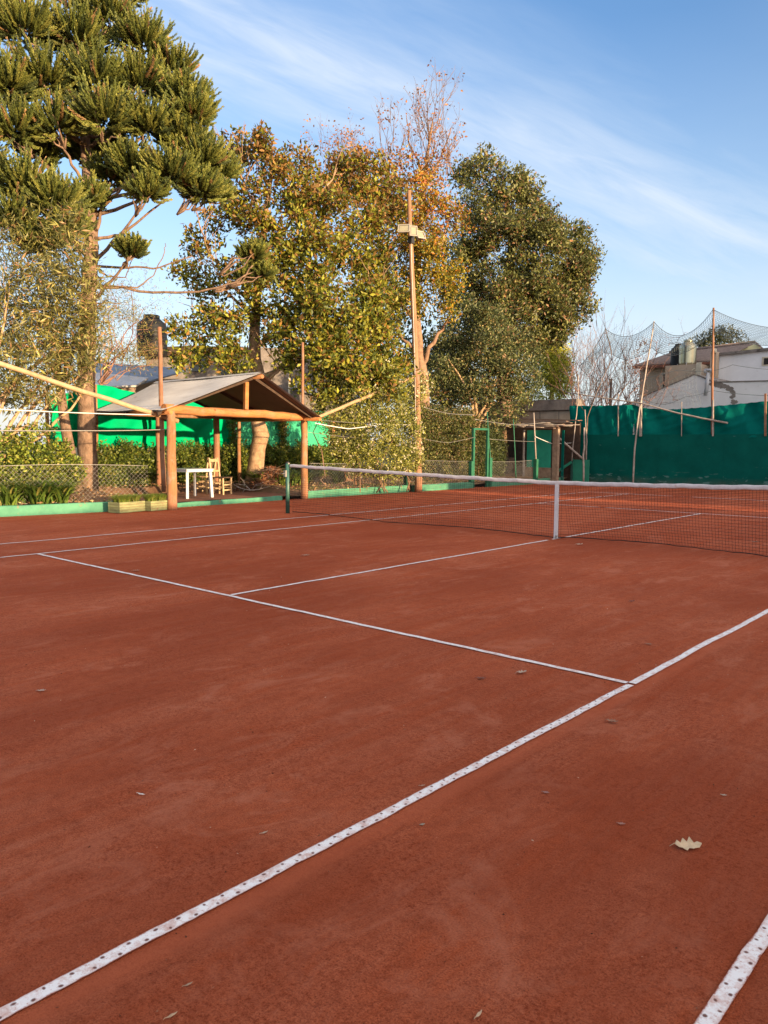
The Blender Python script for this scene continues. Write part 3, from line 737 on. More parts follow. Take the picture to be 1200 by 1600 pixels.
def chair(cx, cy, rz, label, splat):
    r = thing('wooden_chair', (cx, cy, TZ), label, 'chair', 'wooden chairs under the pavilion')
    R = Matrix.Rotation(rz, 3, 'Z'); O = Vector((cx, cy, TZ))
    W = lambda p: O+R @ Vector(p)       # local +x is the way the sitter faces
    MB().box((-.21, -.21, .44), (.22, .21, .465), R, O).build('seat', 'darkwood' if not splat else 'chairwood', r)
    for sy in (-1, 1):
        MB().beam(W((.18, sy*.17, 0)), W((.18, sy*.18, .44)), .042, .042, (1, 0, 0)).build('front_leg', 'chairwood', r)
        MB().beam(W((-.20, sy*.17, 0)), W((-.19, sy*.18, .46)), .042, .042, (1, 0, 0)).build('rear_leg', 'chairwood', r)
        MB().beam(W((-.19, sy*.18, .46)), W((-.26, sy*.185, .97)), .04, .04, (1, 0, 0)).build('back_post', 'chairwood', r)
    MB().beam(W((-.245, -.18, .90)), W((-.245, .18, .90)), .02, .07).build('back_rail', 'chairwood', r)
    MB().beam(W((-.215, -.18, .62)), W((-.215, .18, .62)), .02, .05).build('back_rail', 'chairwood', r)
    if splat: MB().beam(W((-.22, 0, .63)), W((-.245, 0, .88)), .02, .1, (0, 1, 0)).build('back_splat', 'chairwood', r)
    for z in (.12, .26):
        MB().beam(W((.18, -.17, z)), W((.18, .17, z)), .022, .035).build('stretcher', 'chairwood', r); MB().beam(W((-.19, -.17, z+.03)), W((-.19, .17, z+.03)), .022, .035).build('stretcher', 'chairwood', r)
        for s in (-1, 1): MB().beam(W((-.19, s*.17, z+.06)), W((.18, s*.17, z+.06)), .022, .03).build('stretcher', 'chairwood', r)
chair(-10.95, 1.63, math.radians(17), 'nearer wooden chair with a dark seat and open ladder back, beside the white table', False)
chair(-11.75, 1.65, math.radians(200), 'wooden chair with a central back splat, partly behind the white table', True)
t = thing('trestle', tuple(PX(548, 768, -10.3)), 'small leaning wooden trestle frame behind the chain-link fence', 'trestle')
for (a, b) in (((533, 705), (541, 752)), ((549, 700), (557, 768)), ((553, 697), (565, 762))):
    MB().beam(PX(a[0], a[1], -10.3), PX(b[0], b[1], -10.1), .055, .04).build('leg', 'wood', t)
MB().beam(PX(532, 706, -10.28), PX(556, 706, -10.28), .04, .055).build('crossbar', 'wood', t)
MB().beam(PX(540, 748, -10.2), PX(563, 752, -10.2), .04, .07).build('foot_rail', 'wood', t)

# planter boxes -----------------------------------------------------------------
def blades(name, base, spread, n, L, W, cols, wts, parent, seed, arch=.5, segs=4, mat='leaf', lean=.35):
    rng = np.random.default_rng(seed); base = np.asarray(base)
    B = base[rng.integers(0, len(base), n)]+rng.normal(size=(n, 3))*np.array(spread)
    th = rng.uniform(0, 2*PI, n); out = np.stack([np.cos(th), np.sin(th), np.zeros(n)], 1)
    ln = L*rng.uniform(.6, 1.2, n); le = lean*rng.uniform(.3, 1.3, n)
    side = np.stack([-np.sin(th), np.cos(th), np.zeros(n)], 1); V = np.empty((n, (segs+1)*2, 3), np.float32)
    for k in range(segs+1):
        s = k/segs; h = ln*(s-arch*s*s)*np.sqrt(np.maximum(1-le*le, .05)); r = ln*(le*s+arch*.75*s*s)
        c = B+out*r[:, None]+np.array([0, 0, 1])*h[:, None]; w = W*(1-.2*s if s < .6 else (1-s)*2.2+.03)*.5
        V[:, 2*k] = c-side*w; V[:, 2*k+1] = c+side*w
    idx = []
    for k in range(segs): idx.append([2*k, 2*k+1, 2*k+3, 2*k+2])
    Lp = ((np.arange(n)*(segs+1)*2)[:, None, None]+np.array(idx)[None]).reshape(-1)
    t = np.repeat(palette(n, cols, wts, .2, rng), (segs+1)*2, 0)
    return raw_mesh(name, V.reshape(-1, 3), Lp, 4, t, mat, parent)
def planter(cx, cy, rz, w, d, h, label, seed):
    r = thing('planter_box', (cx, cy, 0), label, 'planter', 'slatted planter boxes against the court edge')
    R = Matrix.Rotation(rz, 3, 'Z'); O = Vector((cx, cy, 0))
    bx = MB(); k = 4
    for i in range(k):
        z0 = .01+i*h/k; z1 = z0+h/k-.008; j = random.uniform(-.004, .004)
        bx.box((-w/2, -d/2+j, z0), (w/2, -d/2+.02+j, z1), R, O); bx.box((-w/2, d/2-.02, z0), (w/2, d/2, z1), R, O)
        bx.box((-w/2+.002, -d/2+.021, z0), (-w/2+.02, d/2-.021, z1), R, O); bx.box((w/2-.02, -d/2+.021, z0), (w/2-.002, d/2-.021, z1), R, O)
    bx.build('box', 'plantbox', r)
    MB().box((-w/2+.022, -d/2+.024, .02), (w/2-.022, d/2-.022, h-.03), R, O).build('soil', 'soil', r)
    base = [O+R @ Vector((random.uniform(-w/2+.05, w/2-.05), random.uniform(-d/2+.05, d/2-.05), h-.03)) for _ in range(60)]
    blades('grass', base, (.01, .01, 0), 1700, .30, .009, [(.17, .25, .045), (.26, .33, .06), (.38, .34, .12)], [4, 3, 1.3], r, seed, .45, 3)
planter(-9.0, -2.28, math.radians(-72-8), .68, .36, .23, 'slatted wooden planter box of grass, end nearest the green kerb', 3)
planter(-8.97, -1.62, math.radians(-72-6), .56, .34, .22, 'slatted wooden planter box of grass right beside the thick pavilion post', 4)

# ------------------------------------------------------------------ green tarps behind the garden
def tarp(u0, u1, ztop_, zbot, y2x, label, mat, name='green_tarp', seed=0, wr=.05, nu=60, nv=20, ends=None):
    rng = random.Random(seed); ph = [rng.uniform(0, 6) for _ in range(6)]
    mb = MB()
    def fn(a, b):
        u = u0+(u1-u0)*a; P = PX(u, 660, y2x(u)); zt = ztop_(a); zb = zbot(a); z = zt+(zb-zt)*b
        w = wr*(math.sin(a*17+ph[0]+b*2)*.6+math.sin(a*41+b*5+ph[1])*.35+math.sin(b*9+a*6+ph[2])*.5)+wr*.5*math.sin((a*3+b)*14+ph[3])
        return (P[0]+w, P[1]+w*.3, z)
    mb.grid(fn, nu, nv); o = mb.build(name, mat, loc=tuple(PX(u0, 690, y2x(u0))))
    mo = o.modifiers.new('thick', 'SOLIDIFY'); mo.thickness = .004
    return tag(o, label, 'tarp', 'green tarps stretched behind the garden')
tx_ = lambda u: -13.42-1.35*max(0, min(1, (u-150)/363))
tarp(76, 128, lambda a: 2.62+.25*a+.03*math.sin(a*7), lambda a: 1.3+.05*math.sin(a*9), tx_, 'bright green tarp panel left of the big conifer trunk', 'tarp', seed=1, nu=24)
tarp(129, 364, lambda a: 3.0-.28*a+.04*math.sin(a*11), lambda a: 1.32+.02*math.sin(a*12), tx_, 'widest bright green tarp panel behind the pavilion', 'tarp', seed=2)
tarp(368, 438, lambda a: 2.62+.03*math.sin(a*9), lambda a: 1.33, tx_, 'paler green tarp panel behind the magnolia trunk', 'tarp2', seed=3, nu=24)
tarp(446, 514, lambda a: 2.85-.25*a+.05*math.sin(a*9), lambda a: 1.3-.02*a, tx_, 'pale green tarp panel right of the pavilion, at the end of the row', 'tarp2', seed=4, nu=24)
for u, zt, r, lab in ((75, 2.75, .05, 'weathered post at the left end of the green tarps'), (151, 3.0, .045, 'thin orange-brown post just right of the big conifer trunk'), (365, 2.6, .05, 'ivy grown post between the wide tarp and the paler tarp'), (442, 2.7, .05, 'ivy grown post between the two pale green tarps'), (520, 2.6, .09, 'thick mossy post at the right end of the green tarps')):
    P = PX(u, 690, tx_(u)+.14); pole([(P[0], P[1], .1), (P[0], P[1], zt)], r, r*.9, lab, 'tarp_post', 'wood', 'post', 'posts holding the green tarps')

# ------------------------------------------------------------------ vegetation helpers
GREEN = [(.085, .11, .022), (.14, .17, .03), (.22, .22, .035), (.045, .07, .018), (.20, .11, .035)]
def bush(name, label, blobs, per, cr, L, W, cols, wts, seed, mat='leaf', stems=5, cat='bush', group=None, core=True, **k):
    c0 = Vector(np.mean([b[0] for b in blobs], 0)); g = Vector((c0.x, c0.y, .1))
    r = thing(name, g, label, cat, group)
    crown('foliage', blobs, per, cr, L, W, cols, wts, mat, r, seed, **k)
    mb = MB()
    for i in range(stems):
        b = blobs[i % len(blobs)]; limb(mb, (b[0][0]+random.uniform(-.3, .3)*b[1], b[0][1]+random.uniform(-.3, .3)*b[1], .05), Vector(b[0])+Vector([random.uniform(-.4, .4)*b[1] for _ in range(3)]), .025, .01, sides=5)
    mb.build('stem', 'bark', r)
    return r
def boxblobs(p0, p1, h, dep, r, n, z0=.15):
    """row of overlapping clumps between two ground points, up to height h"""
    out = []; p0 = Vector(p0); p1 = Vector(p1); L = (p1-p0).length; k = max(2, int(L/(r*1.1))); rows = max(1, int((h-z0)/(r*1.1)))
    for i in range(k+1):
        for j in range(rows+1):
            p = p0.lerp(p1, i/k); z = z0+r*.8+(h-z0-r*1.6)*j/max(1, rows)
            out.append(((p.x+random.uniform(-.1, .1)*dep, p.y+random.uniform(-.1, .1), z+random.uniform(-.06, .06)), r*random.uniform(.85, 1.12), n, 1.0))
    return out
HG = 'clipped hedges and bushes in the garden'
P = PX(-40, 700, -12.3)
bush('garden_bush', 'rounded yellow-green bush at the far left edge, left of the leaning trunk', [(PX(u, v, -12.2), r, 70, .9) for u, v, r in ((-40, 712, .8), (5, 712, .62), (50, 700, .60), (85, 722, .5), (20, 745, .55), (62, 748, .5), (105, 742, .36), (-20, 760, .6))], 22, .2, .09, .05,
     [(.16, .22, .03), (.26, .30, .045), (.065, .10, .018), (.33, .29, .07)], [4, 3, 3, 1], 21, group=HG)
A = PX(150, 740, -13.2); B = PX(352, 740, -13.9)
bush('hedge', 'low hedge under the wide green tarp, behind the white table', boxblobs((A[0]+.1, A[1], 0), (B[0]+.2, B[1], 0), 1.38, .3, .36, 36), 20, .16, .08, .045, [(.10, .14, .025), (.18, .22, .035), (.05, .08, .02), (.26, .24, .05)], [4, 3, 4, 1], 22, cat='hedge', group=HG)
A = PX(366, 740, -14.1); B = PX(536, 740, -14.6)
bush('hedge', 'low bright green hedge behind the brush pile and the right pavilion post', boxblobs((A[0]+.1, A[1], 0), (B[0]+.2, B[1], 0), 1.36, .3, .36, 36), 20, .16, .085, .05, [(.13, .18, .03), (.23, .27, .04), (.06, .09, .02), (.28, .26, .05)], [4, 4, 3, 1], 23, cat='hedge', group=HG)
# ivy on tarp posts
for u, lab in ((364, 'ivy climbing the post left of the magnolia trunk'), (442, 'ivy climbing the post right of the magnolia trunk')):
    P = PX(u, 690, tx_(u)+.2)
    bush('ivy', lab, [((P[0]+.03, P[1], z), .14, 16, 1.3) for z in (1.3, 1.55, 1.8, 2.05, 2.3, 2.5)], 10, .1, .07, .05, [(.20, .22, .04), (.12, .15, .03), (.33, .24, .05)], [3, 3, 1], 30+u, stems=2, cat='ivy', group='ivy on the tarp posts')
# strap-leaved plants
def lilies(label, spots, n, L, seed, cols):
    c = Vector(np.mean(spots, 0)); r = thing('strap_leaved_plant', (c.x, c.y, .15), label, 'plant', 'strap-leaved plants')
    blades('leaves', spots, (.07, .07, .01), n, L, .042, cols, [4, 3, 2, 1], r, seed, .58, 7, 'leafgloss', .42)
LC = [(.10, .17, .03), (.17, .25, .04), (.045, .09, .02), (.36, .34, .09)]
S = lambda lst, x: [tuple(PX(u, v, x)) for u, v in lst]
lilies('clump of arching strap leaves above the green kerb at the far left', [(-10.0-random.random()*.6, PX(u, 770, -10.3)[1], .20) for u in (0, 15, 30, 42, 55, 68, 80, 92, 104, 25, 48, 60, 86)], 620, 1.0, 41, LC)
lilies('row of arching green strap leaves behind the right pavilion post', [(-11.0-random.random()*1.2, PX(u, 760, -11.2)[1], .24) for u in (428, 440, 452, 464, 485, 496, 508, 520, 532, 446, 474, 490)], 620, .95, 42, [(.13, .20, .035), (.22, .28, .045), (.07, .12, .025), (.3, .3, .08)])
# brush pile
r = thing('brush_pile', (-11.2, 3.1, .1), 'pile of dry reddish brown twigs and fronds at the foot of the magnolia', 'brush pile')
mb = MB(); 
for i in range(420):
    u = random.gauss(425, 20); h = max(0, .62*math.exp(-((u-425)/24)**2)); x = -11.9+random.uniform(-.5, .5)
    q = PX(u, 750, x); z = .12+random.random()*h; d = Vector((random.gauss(0, .3), random.gauss(0, .34), random.gauss(0, .12)))
    p = Vector((q[0], q[1], z)); mb.tube([p-d*.6, p+Vector((0, 0, .05)), p+d*.6], [.006, .008, .003], 4, cap=False)
mb.build('twigs', 'drywood', r)
rng = np.random.default_rng(5); n = 5200
uu = rng.normal(425, 21, n); X = -11.9+rng.uniform(-.5, .5, n); Q = np.array([PX(u, 750, x) for u, x in zip(uu, X)])
Q[:, 2] = .12+rng.random(n)*.62*np.exp(-((uu-425)/24)**2)
leaf_object('dry_leaves', Q, rng.normal(size=(n, 3))*np.array([1, 1, .45]), .2, .022, palette(n, [(.17, .065, .04), (.28, .12, .06), (.09, .04, .03), (.36, .2, .12)], [4, 3, 3, 1], .2, rng), 'drymat', r)
r = thing('dead_branch', tuple(PX(392, 768, -11.2)), 'pale dead branch lying in front of the brush pile', 'branch')
mb = MB(); q = Vector(PX(392, 764, -11.2)); q.z = .16
for k in range(7): twigs(mb, q, (random.uniform(-1, 1), random.uniform(-1, 1), .35), .35, .016, 1, .5, .1, 2, 5)
mb.build('twigs', 'stick', r)
# dry leaf litter on the garden soil
rng = np.random.default_rng(15); n = 5200
Y = rng.uniform(-8, 12, n); X = np.array([gx0(y) for y in Y])-.1-rng.random(n)**1.3*4.0; keep = ~((Y > -1.3) & (Y < 3.1) & (X > -12)); X, Y = X[keep], Y[keep]; n = len(X)
Q = np.stack([X, Y, .20+np.clip((-9.5-X)*.05, 0, .14)+rng.random(n)*.02], 1)
o = leaf_object('leaf_litter', Q, rng.normal(size=(n, 3))*np.array([1, 1, .2]), rng.uniform(.04, .10, n), rng.uniform(.02, .05, n), palette(n, [(.34, .20, .10), (.22, .12, .06), (.45, .33, .18), (.12, .16, .04)], [3, 3, 2, 2], .2, rng), 'drymat')
tag(o, kind='stuff')
rng = np.random.default_rng(16); sp = np.stack([-9.75-rng.random(200)*1.1, rng.uniform(3.6, 10.6, 200), np.full(200, .19)], 1)
o = blades('grass', sp, (.05, .05, 0), 4200, .07, .007, [(.16, .2, .04), (.25, .26, .07), (.4, .33, .15)], [3, 3, 1], None, 17, .4, 2); tag(o, kind='stuff')

# ------------------------------------------------------------------ TREES
# 1. araucaria: bare curved limbs ending in clumps of rope-like shoots
ar = thing('araucaria_tree', (-12.78, -1.15, .1), 'huge dark conifer with rope-like shoots in clumps, at the top left', 'tree')
base = PX(137, 775, -12.78); Td = 21.0
axis = [Vector((base[0], base[1], .05))]+[Vector(PD(u, v, d)) for u, v, d in ((136, 700, 19.75), (135, 600, 19.75), (137, 500, 19.85), (142, 400, 20.0), (143, 330, 20.2), (137, 260, 20.5), (130, 190, 20.8), (125, 110, 21.2), (120, 30, 21.4))]
mb = MB(); pts = []
for i in range(len(axis)-1):
    for j in range(5): pts.append(axis[i].lerp(axis[i+1], j/5)+Vector([random.gauss(0, .012) for _ in range(3)]))
pts.append(axis[-1]); k = len(pts)
mb.tube(pts, [(.30 if i == 0 else .255)-(.17*i/(k-1)) for i in range(k)], 16, jit=.05)
AC = [  # u, v, radius px, depth
 (120, 55, 58, 21), (40, 40, 62, 20.5), (170, 25, 55, 21.5), (225, 60, 48, 21), (70, 120, 60, 20), (150, 120, 58, 20.4), (215, 125, 52, 20.8), (268, 105, 44, 21.3), (290, 150, 46, 20.8),
 (302, 175, 40, 20.3), (10, 130, 55, 19.5), (25, 195, 52, 19.3), (90, 190, 48, 19.6), (165, 180, 58, 19.6), (232, 190, 50, 20), (285, 215, 46, 20.5), (318, 245, 46, 20.5), (345, 262, 34, 21), (205, 255, 44, 20), (268, 265, 48, 19.6),
 (230, 296, 36, 19.4), (312, 292, 40, 20.2), (340, 300, 28, 20.8), (170, 270, 36, 20.6), (38, 285, 56, 19), (88, 310, 48, 18.8), (20, 335, 46, 18.6), (110, 350, 34, 18.8), (-35, 110, 60, 20), (-40, 250, 55, 19.5), (-30, 10, 60, 21), (100, -30, 60, 21.5), (190, -25, 48, 22), (10, -40, 55, 21), (205, 388, 27, 19.2), (395, 395, 26, 21), (412, 425, 20, 21.2), (384, 430, 18, 21.2), (170, 225, 34, 21.5), (60, 235, 40, 20.6), (130, 235, 34, 21.4), (140, 305, 36, 19.6), (62, 372, 40, 18.7)]
shoots = []
tr = np.random.default_rng(77)
def clumpshoots(c, R, n):
    d = tr.normal(size=(n, 3)); d[:, 2] = d[:, 2]*.85+.2; d = nrm(d)
    st = c+d*R*tr.uniform(.15, .62, (n, 1))*np.array([1, 1, .55])-np.array([0, 0, R*.15])
    dd = nrm(d*np.array([1, 1, .6])+tr.normal(size=(n, 3))*.22+np.array([0, 0, .18]))
    return st, dd, R*tr.uniform(.36, .66, n)
SS, DD, LL = [], [], []
for (u, v, r, d) in AC:
    C = PD(u, v, d); R = 1.02*r/F*d
    mu = int(105+R*155); s_, d_, l_ = clumpshoots(C, R, mu); SS.append(s_); DD.append(d_); LL.append(l_)
    # limb from the trunk: leaves low, sags, sweeps up into the clump
    tz = C[2]-R*.9-random.uniform(.3, 1.2); tt = min(axis, key=lambda q: abs(q.z-tz)); P0 = Vector((tt.x, tt.y, max(2.5, min(tz, 13)))); 
    ax = [q for q in axis]; P0 = min([ax[i].lerp(ax[i+1], s/8) for i in range(len(ax)-1) for s in range(8)], key=lambda q: abs(q.z-tz))
    E = Vector(C)+Vector((0, 0, -R*.35)); Mid = P0.lerp(E, .6)+Vector((0, 0, -.12*(E-P0).length))
    bz = [((1-s)**2)*P0+2*s*(1-s)*Mid+s*s*E for s in [i/8 for i in range(9)]]
    if not (u in (170, 340, 60, 130, 345, 312, 395, 412, 384) or (v < 200 and random.random() < .4)): mb.tube([q+Vector([random.gauss(0, .02) for _ in range(3)]) for q in bz], [.055-.035*i/8 for i in range(9)], 7)
    for _ in range(5):
        e2 = Vector(C)+Vector([random.uniform(-.5, .5)*R for _ in range(3)]); mb.tube(wig(bz[6], e2, 4, .3), [.03, .026, .02, .015, .01], 5)
for path, r0 in (([(148, 372), (190, 368), (235, 330), (262, 310)], .065), ([(148, 415), (200, 418), (250, 418), (300, 400)], .05), ([(148, 450), (190, 449), (240, 458), (310, 457), (372, 440), (395, 415)], .06), ([(150, 445), (215, 450), (240, 430), (256, 395), (258, 380)], .03), ([(150, 418), (170, 432), (195, 433), (207, 405)], .035), ([(150, 474), (190, 474)], .03), ([(100, 390), (122, 428), (135, 450)], .05), ([(150, 360), (158, 330), (166, 305), (172, 285)], .07)):
    pp = [Vector(PD(u, v, 19.95 if i == 0 else 20.1)) for i, (u, v) in enumerate(path)]; full = []
    for i in range(len(pp)-1):
        for j in range(4): full.append(pp[i].lerp(pp[i+1], j/4)+Vector([random.gauss(0, .012) for _ in range(3)]))
    full.append(pp[-1]); k = len(full); mb.tube(full, [r0*.7*(1-.6*i/(k-1)) for i in range(k)], 8, jit=.08)
mb.build('trunk', 'bark_a', ar)
S0 = np.concatenate(SS); D0 = np.concatenate(DD); L0 = np.concatenate(LL); n = len(S0)
segs = 6; K = 14*segs      # scaly needles wrapped round every shoot
t_ = tr.random((n, K)); cur = D0[:, None, :]*t_[..., None]+np.array([0, 0, 1])*(.42*t_**2)[..., None]
Pn = S0[:, None, :]+cur*L0[:, None, None]
tan = nrm(D0[:, None, :]+np.array([0, 0, 1])*(.84*t_)[..., None])
rad = tr.normal(size=(n, K, 3)); rad -= (rad*tan).sum(-1, keepdims=True)*tan; rad = nrm(rad)
thick = (.034*(1.12-t_**3*.9))[..., None]
Pn = (Pn+rad*thick*.5).reshape(-1, 3); Dn = (tan*1.0+rad*.42).reshape(-1, 3)
tone = palette(n, [(.10, .125, .030), (.15, .17, .038), (.21, .215, .05), (.06, .08, .028), (.26, .16, .07)], [4, 4, 3, 2, .5], .15, tr)
tn = np.repeat(tone, K, 0)*(1+.25*t_.reshape(-1, 1))
leaf_object('crown', Pn, Dn, .06, .022, tn, 'needle', ar, .15, tr)
# solid cores of the shoots
ring = 4; V = np.empty((n, 5, ring, 3), np.float32)
a1 = nrm(np.cross(D0, np.array([.31, .17, .93]))); a2 = np.cross(D0, a1)
for i in range(5):
    s = i/4; c = S0+(D0*s+np.array([0, 0, .42*s*s]))*L0[:, None]; rr = .021*(1-.75*s**3)
    for q in range(ring): V[:, i, q] = c+a1*rr*math.cos(PI/2*q)+a2*rr*math.sin(PI/2*q)
idx = []
for i in range(4):
    for q in range(ring): idx.append([i*ring+q, i*ring+(q+1) % ring, (i+1)*ring+(q+1) % ring, (i+1)*ring+q])
Lp = ((np.arange(n)*5*ring)[:, None, None]+np.array(idx)[None]).reshape(-1)
raw_mesh('shoots', V.reshape(-1, 3), Lp, 4, np.repeat(tone, 5*ring, 0)*.8, 'needle', ar, True)

# 2. leaning trunk beside it
r = thing('leaning_tree', tuple(PX(118, 760, -12.4)), 'slim trunk leaning left, between the bush and the big conifer trunk', 'tree')
mb = MB(); p = [Vector(PX(u, v, -12.45)) for u, v in ((120, 775), (116, 745), (108, 700), (100, 655), (95, 615), (90, 580), (92, 540))]
mb.tube(p, [.17, .15, .135, .12, .105, .09, .07], 12, jit=.04)
ends = []
for i in range(6): ends.append(limb(mb, p[-1-i % 3], Vector(PX(60+22*i, 470+random.uniform(-30, 40), -12.3)), .045, .015)[-1])
mb.build('trunk', 'bark_a', r)
OLEA = [(.15, .15, .045), (.23, .22, .06), (.08, .09, .03), (.34, .20, .09), (.36, .33, .11)]
crown('crown', [(tuple(e), .7, 34, 1) for e in ends], 16, .35, .13, .016, OLEA, [4, 3, 3, 1.5, 1], 'leaf', r, 51, inner=.2, fold=.1)

# 3. many-stemmed long-leaved shrub at the far left
r = thing('oleander_tree', tuple(PX(-20, 730, -12.1)), 'many-stemmed tree with narrow olive leaves at the left edge, below the big conifer', 'tree')
mb = MB()
stems = [[(-60, 760), (-10, 720), (60, 685), (110, 640), (140, 590)], [(-60, 760), (0, 705), (40, 650), (75, 610), (130, 575), (165, 560)], [(-60, 765), (-5, 700), (30, 640), (60, 605), (90, 560)], [(-50, 760), (20, 700), (55, 660), (90, 615), (125, 585)], [(-60, 750), (-20, 680), (10, 620), (40, 560)], [(-50, 740), (-25, 650), (-5, 560), (10, 480)], [(-60, 740), (0, 690), (42, 665), (48, 640)], [(-60, 720), (10, 610), (70, 560), (110, 540), (150, 520)]]
for s in stems:
    d0 = -12.15; pp = [Vector(PX(u, v, d0+random.uniform(-.15, .15))) for u, v in s]; full = []
    for i in range(len(pp)-1):
        for j in range(3): full.append(pp[i].lerp(pp[i+1], j/3)+Vector([random.gauss(0, .012) for _ in range(3)]))
    full.append(pp[-1]); k = len(full); mb.tube(full, [.056*(1-.65*i/(k-1)) for i in range(k)], 8)
    for q in range(3): twigs(mb, full[-1-q], (random.uniform(-.3, .3), random.uniform(-.3, .6), 1), .8, .012, 1, .5, .3, 2, 4)
mb.build('trunk', 'barktan', r)
OB = []
for u, v, rr, n_ in ((10, 380, 48, 45), (60, 400, 44, 50), (105, 395, 38, 45), (20, 440, 50, 60), (75, 450, 46, 60), (125, 440, 34, 42), (0, 500, 50, 70), (50, 505, 50, 75), (100, 500, 44, 65), (138, 500, 28, 32), (10, 560, 48, 70), (58, 560, 48, 70), (105, 555, 40, 60), (140, 550, 26, 30), (-40, 480, 60, 60), (-40, 600, 50, 50), (20, 612, 38, 44), (60, 625, 28, 26), (95, 590, 30, 34), (45, 350, 40, 26), (110, 350, 34, 22)):
    d = 18.1+random.uniform(-.5, .6); OB.append((PD(u, v, d), rr/F*d, int(n_*1.2), 1))
crown('crown', OB, 14, .34, .18, .032, OLEA, [4, 4, 3, 1.6, 1.4], 'leaf', r, 52, upb=.1, outb=.25, inner=.1, fold=.1)
# 4. thin airy foliage between conifer and tank
r = thing('slender_tree', tuple(PX(160, 740, -14.8)), 'airy thin-twigged small tree between the big conifer and the black water tank', 'tree')
mb = MB(); ends = []
q0 = Vector(PX(160, 740, -14.8)); q0.z = .2; q1 = Vector(PX(158, 600, -14.8)); mb.tube([q0, q0.lerp(q1, .5), q1], [.07, .06, .05], 8)
for u, v in ((170, 480), (200, 450), (225, 480), (190, 520), (215, 540), (235, 560), (175, 560), (205, 575), (160, 440), (235, 520)):
    pth = limb(mb, q1, Vector(PX(u, v, -14.5)), .025, .008, 6, .4, 0, 5)
    for j in range(3): ends += twigs(mb, pth[-1-j], (random.gauss(0, 1), random.gauss(0, 1), .6), .5, .007, 2, .7, .1, 2, 3)
mb.build('trunk', 'twig', r)
crown('crown', [(tuple(e), .22, 3, 1) for e in ends], 5, .22, .10, .014, OLEA, [3, 3, 1, 2, 2], 'leaf', r, 53, inner=.0, fold=.1)
crown('foliage_low', [(PX(u, v, -14.5), .3, 26, 1) for u, v in ((185, 555), (205, 565), (225, 560), (230, 545), (165, 540), (200, 550))], 9, .2, .12, .018, OLEA, [3, 3, 1, 3, 2], 'leaf', r, 54, inner=.0, fold=.1)

# 5. magnolia
mg = thing('magnolia_tree', tuple(PX(398, 750, -13.6)), 'broad magnolia with large glossy green leaves and brown undersides, trunk behind the pavilion', 'tree')
mb = MB(); md = 23.6
tk = [Vector(PD(u, v, md)) for u, v in ((398, 762), (399, 735), (403, 700), (408, 680), (402, 655), (400, 620), (404, 592), (398, 560), (398, 510), (402, 460), (408, 400), (415, 330), (425, 270))]
mb.tube(tk, [.32, .26, .235, .25, .21, .21, .22, .19, .16, .13, .11, .08, .05], 16, jit=.04)
for s, r0 in (([(408, 592), (430, 578), (455, 572), (480, 560)], .1), ([(408, 596), (425, 590), (440, 576)], .07), ([(400, 540), (440, 520), (470, 500), (510, 480)], .09), ([(400, 560), (370, 540), (340, 530)], .07), ([(400, 500), (360, 460), (330, 440)], .06), ([(404, 450), (450, 410), (500, 360)], .08), ([(410, 400), (470, 330), (520, 280)], .07), ([(400, 480), (355, 440), (320, 380), (310, 340)], .05), ([(415, 340), (380, 290), (370, 250)], .05), ([(470, 560), (540, 520), (590, 470)], .06), ([(395, 555), (345, 545), (290, 560)], .04), ([(395, 560), (330, 510), (275, 520)], .035)):
    pp = [Vector(PD(u, v, md-random.uniform(0, .8) if i else md)) for i, (u, v) in enumerate(s)]; full = []
    for i in range(len(pp)-1):
        for j in range(4): full.append(pp[i].lerp(pp[i+1], j/4)+Vector([random.gauss(0, .02) for _ in range(3)]))
    full.append(pp[-1]); k = len(full); mb.tube(full, [r0*(1-.7*i/(k-1)) for i in range(k)], 8)
    for q in range(5): twigs(mb, full[-1-2*q if 1+2*q < k else -1], (random.gauss(0, .6), random.gauss(0, .6), 1), .9, .02, 1, .6, .1, 3, 4)
mb.build('trunk', 'bark_m', mg)
MAGC = [(.15, .17, .022), (.25, .245, .025), (.07, .095, .018), (.27, .15, .04), (.17, .09, .03), (.27, .27, .035)]
def magcol(P, rng):
    n = len(P); z = P[:, 2]; a = rng.random(n); w = np.clip((z-6.0)/4.5, 0, 1)
    idx = np.where(a < .30, 0, np.where(a < .52, 1, np.where(a < .78, 2, np.where(a < .93, 5, 3))))
    b = rng.random(n); idx = np.where((b < .12+.46*w), np.where(rng.random(n) < .6, 3, 4), idx); return idx
MB1 = []
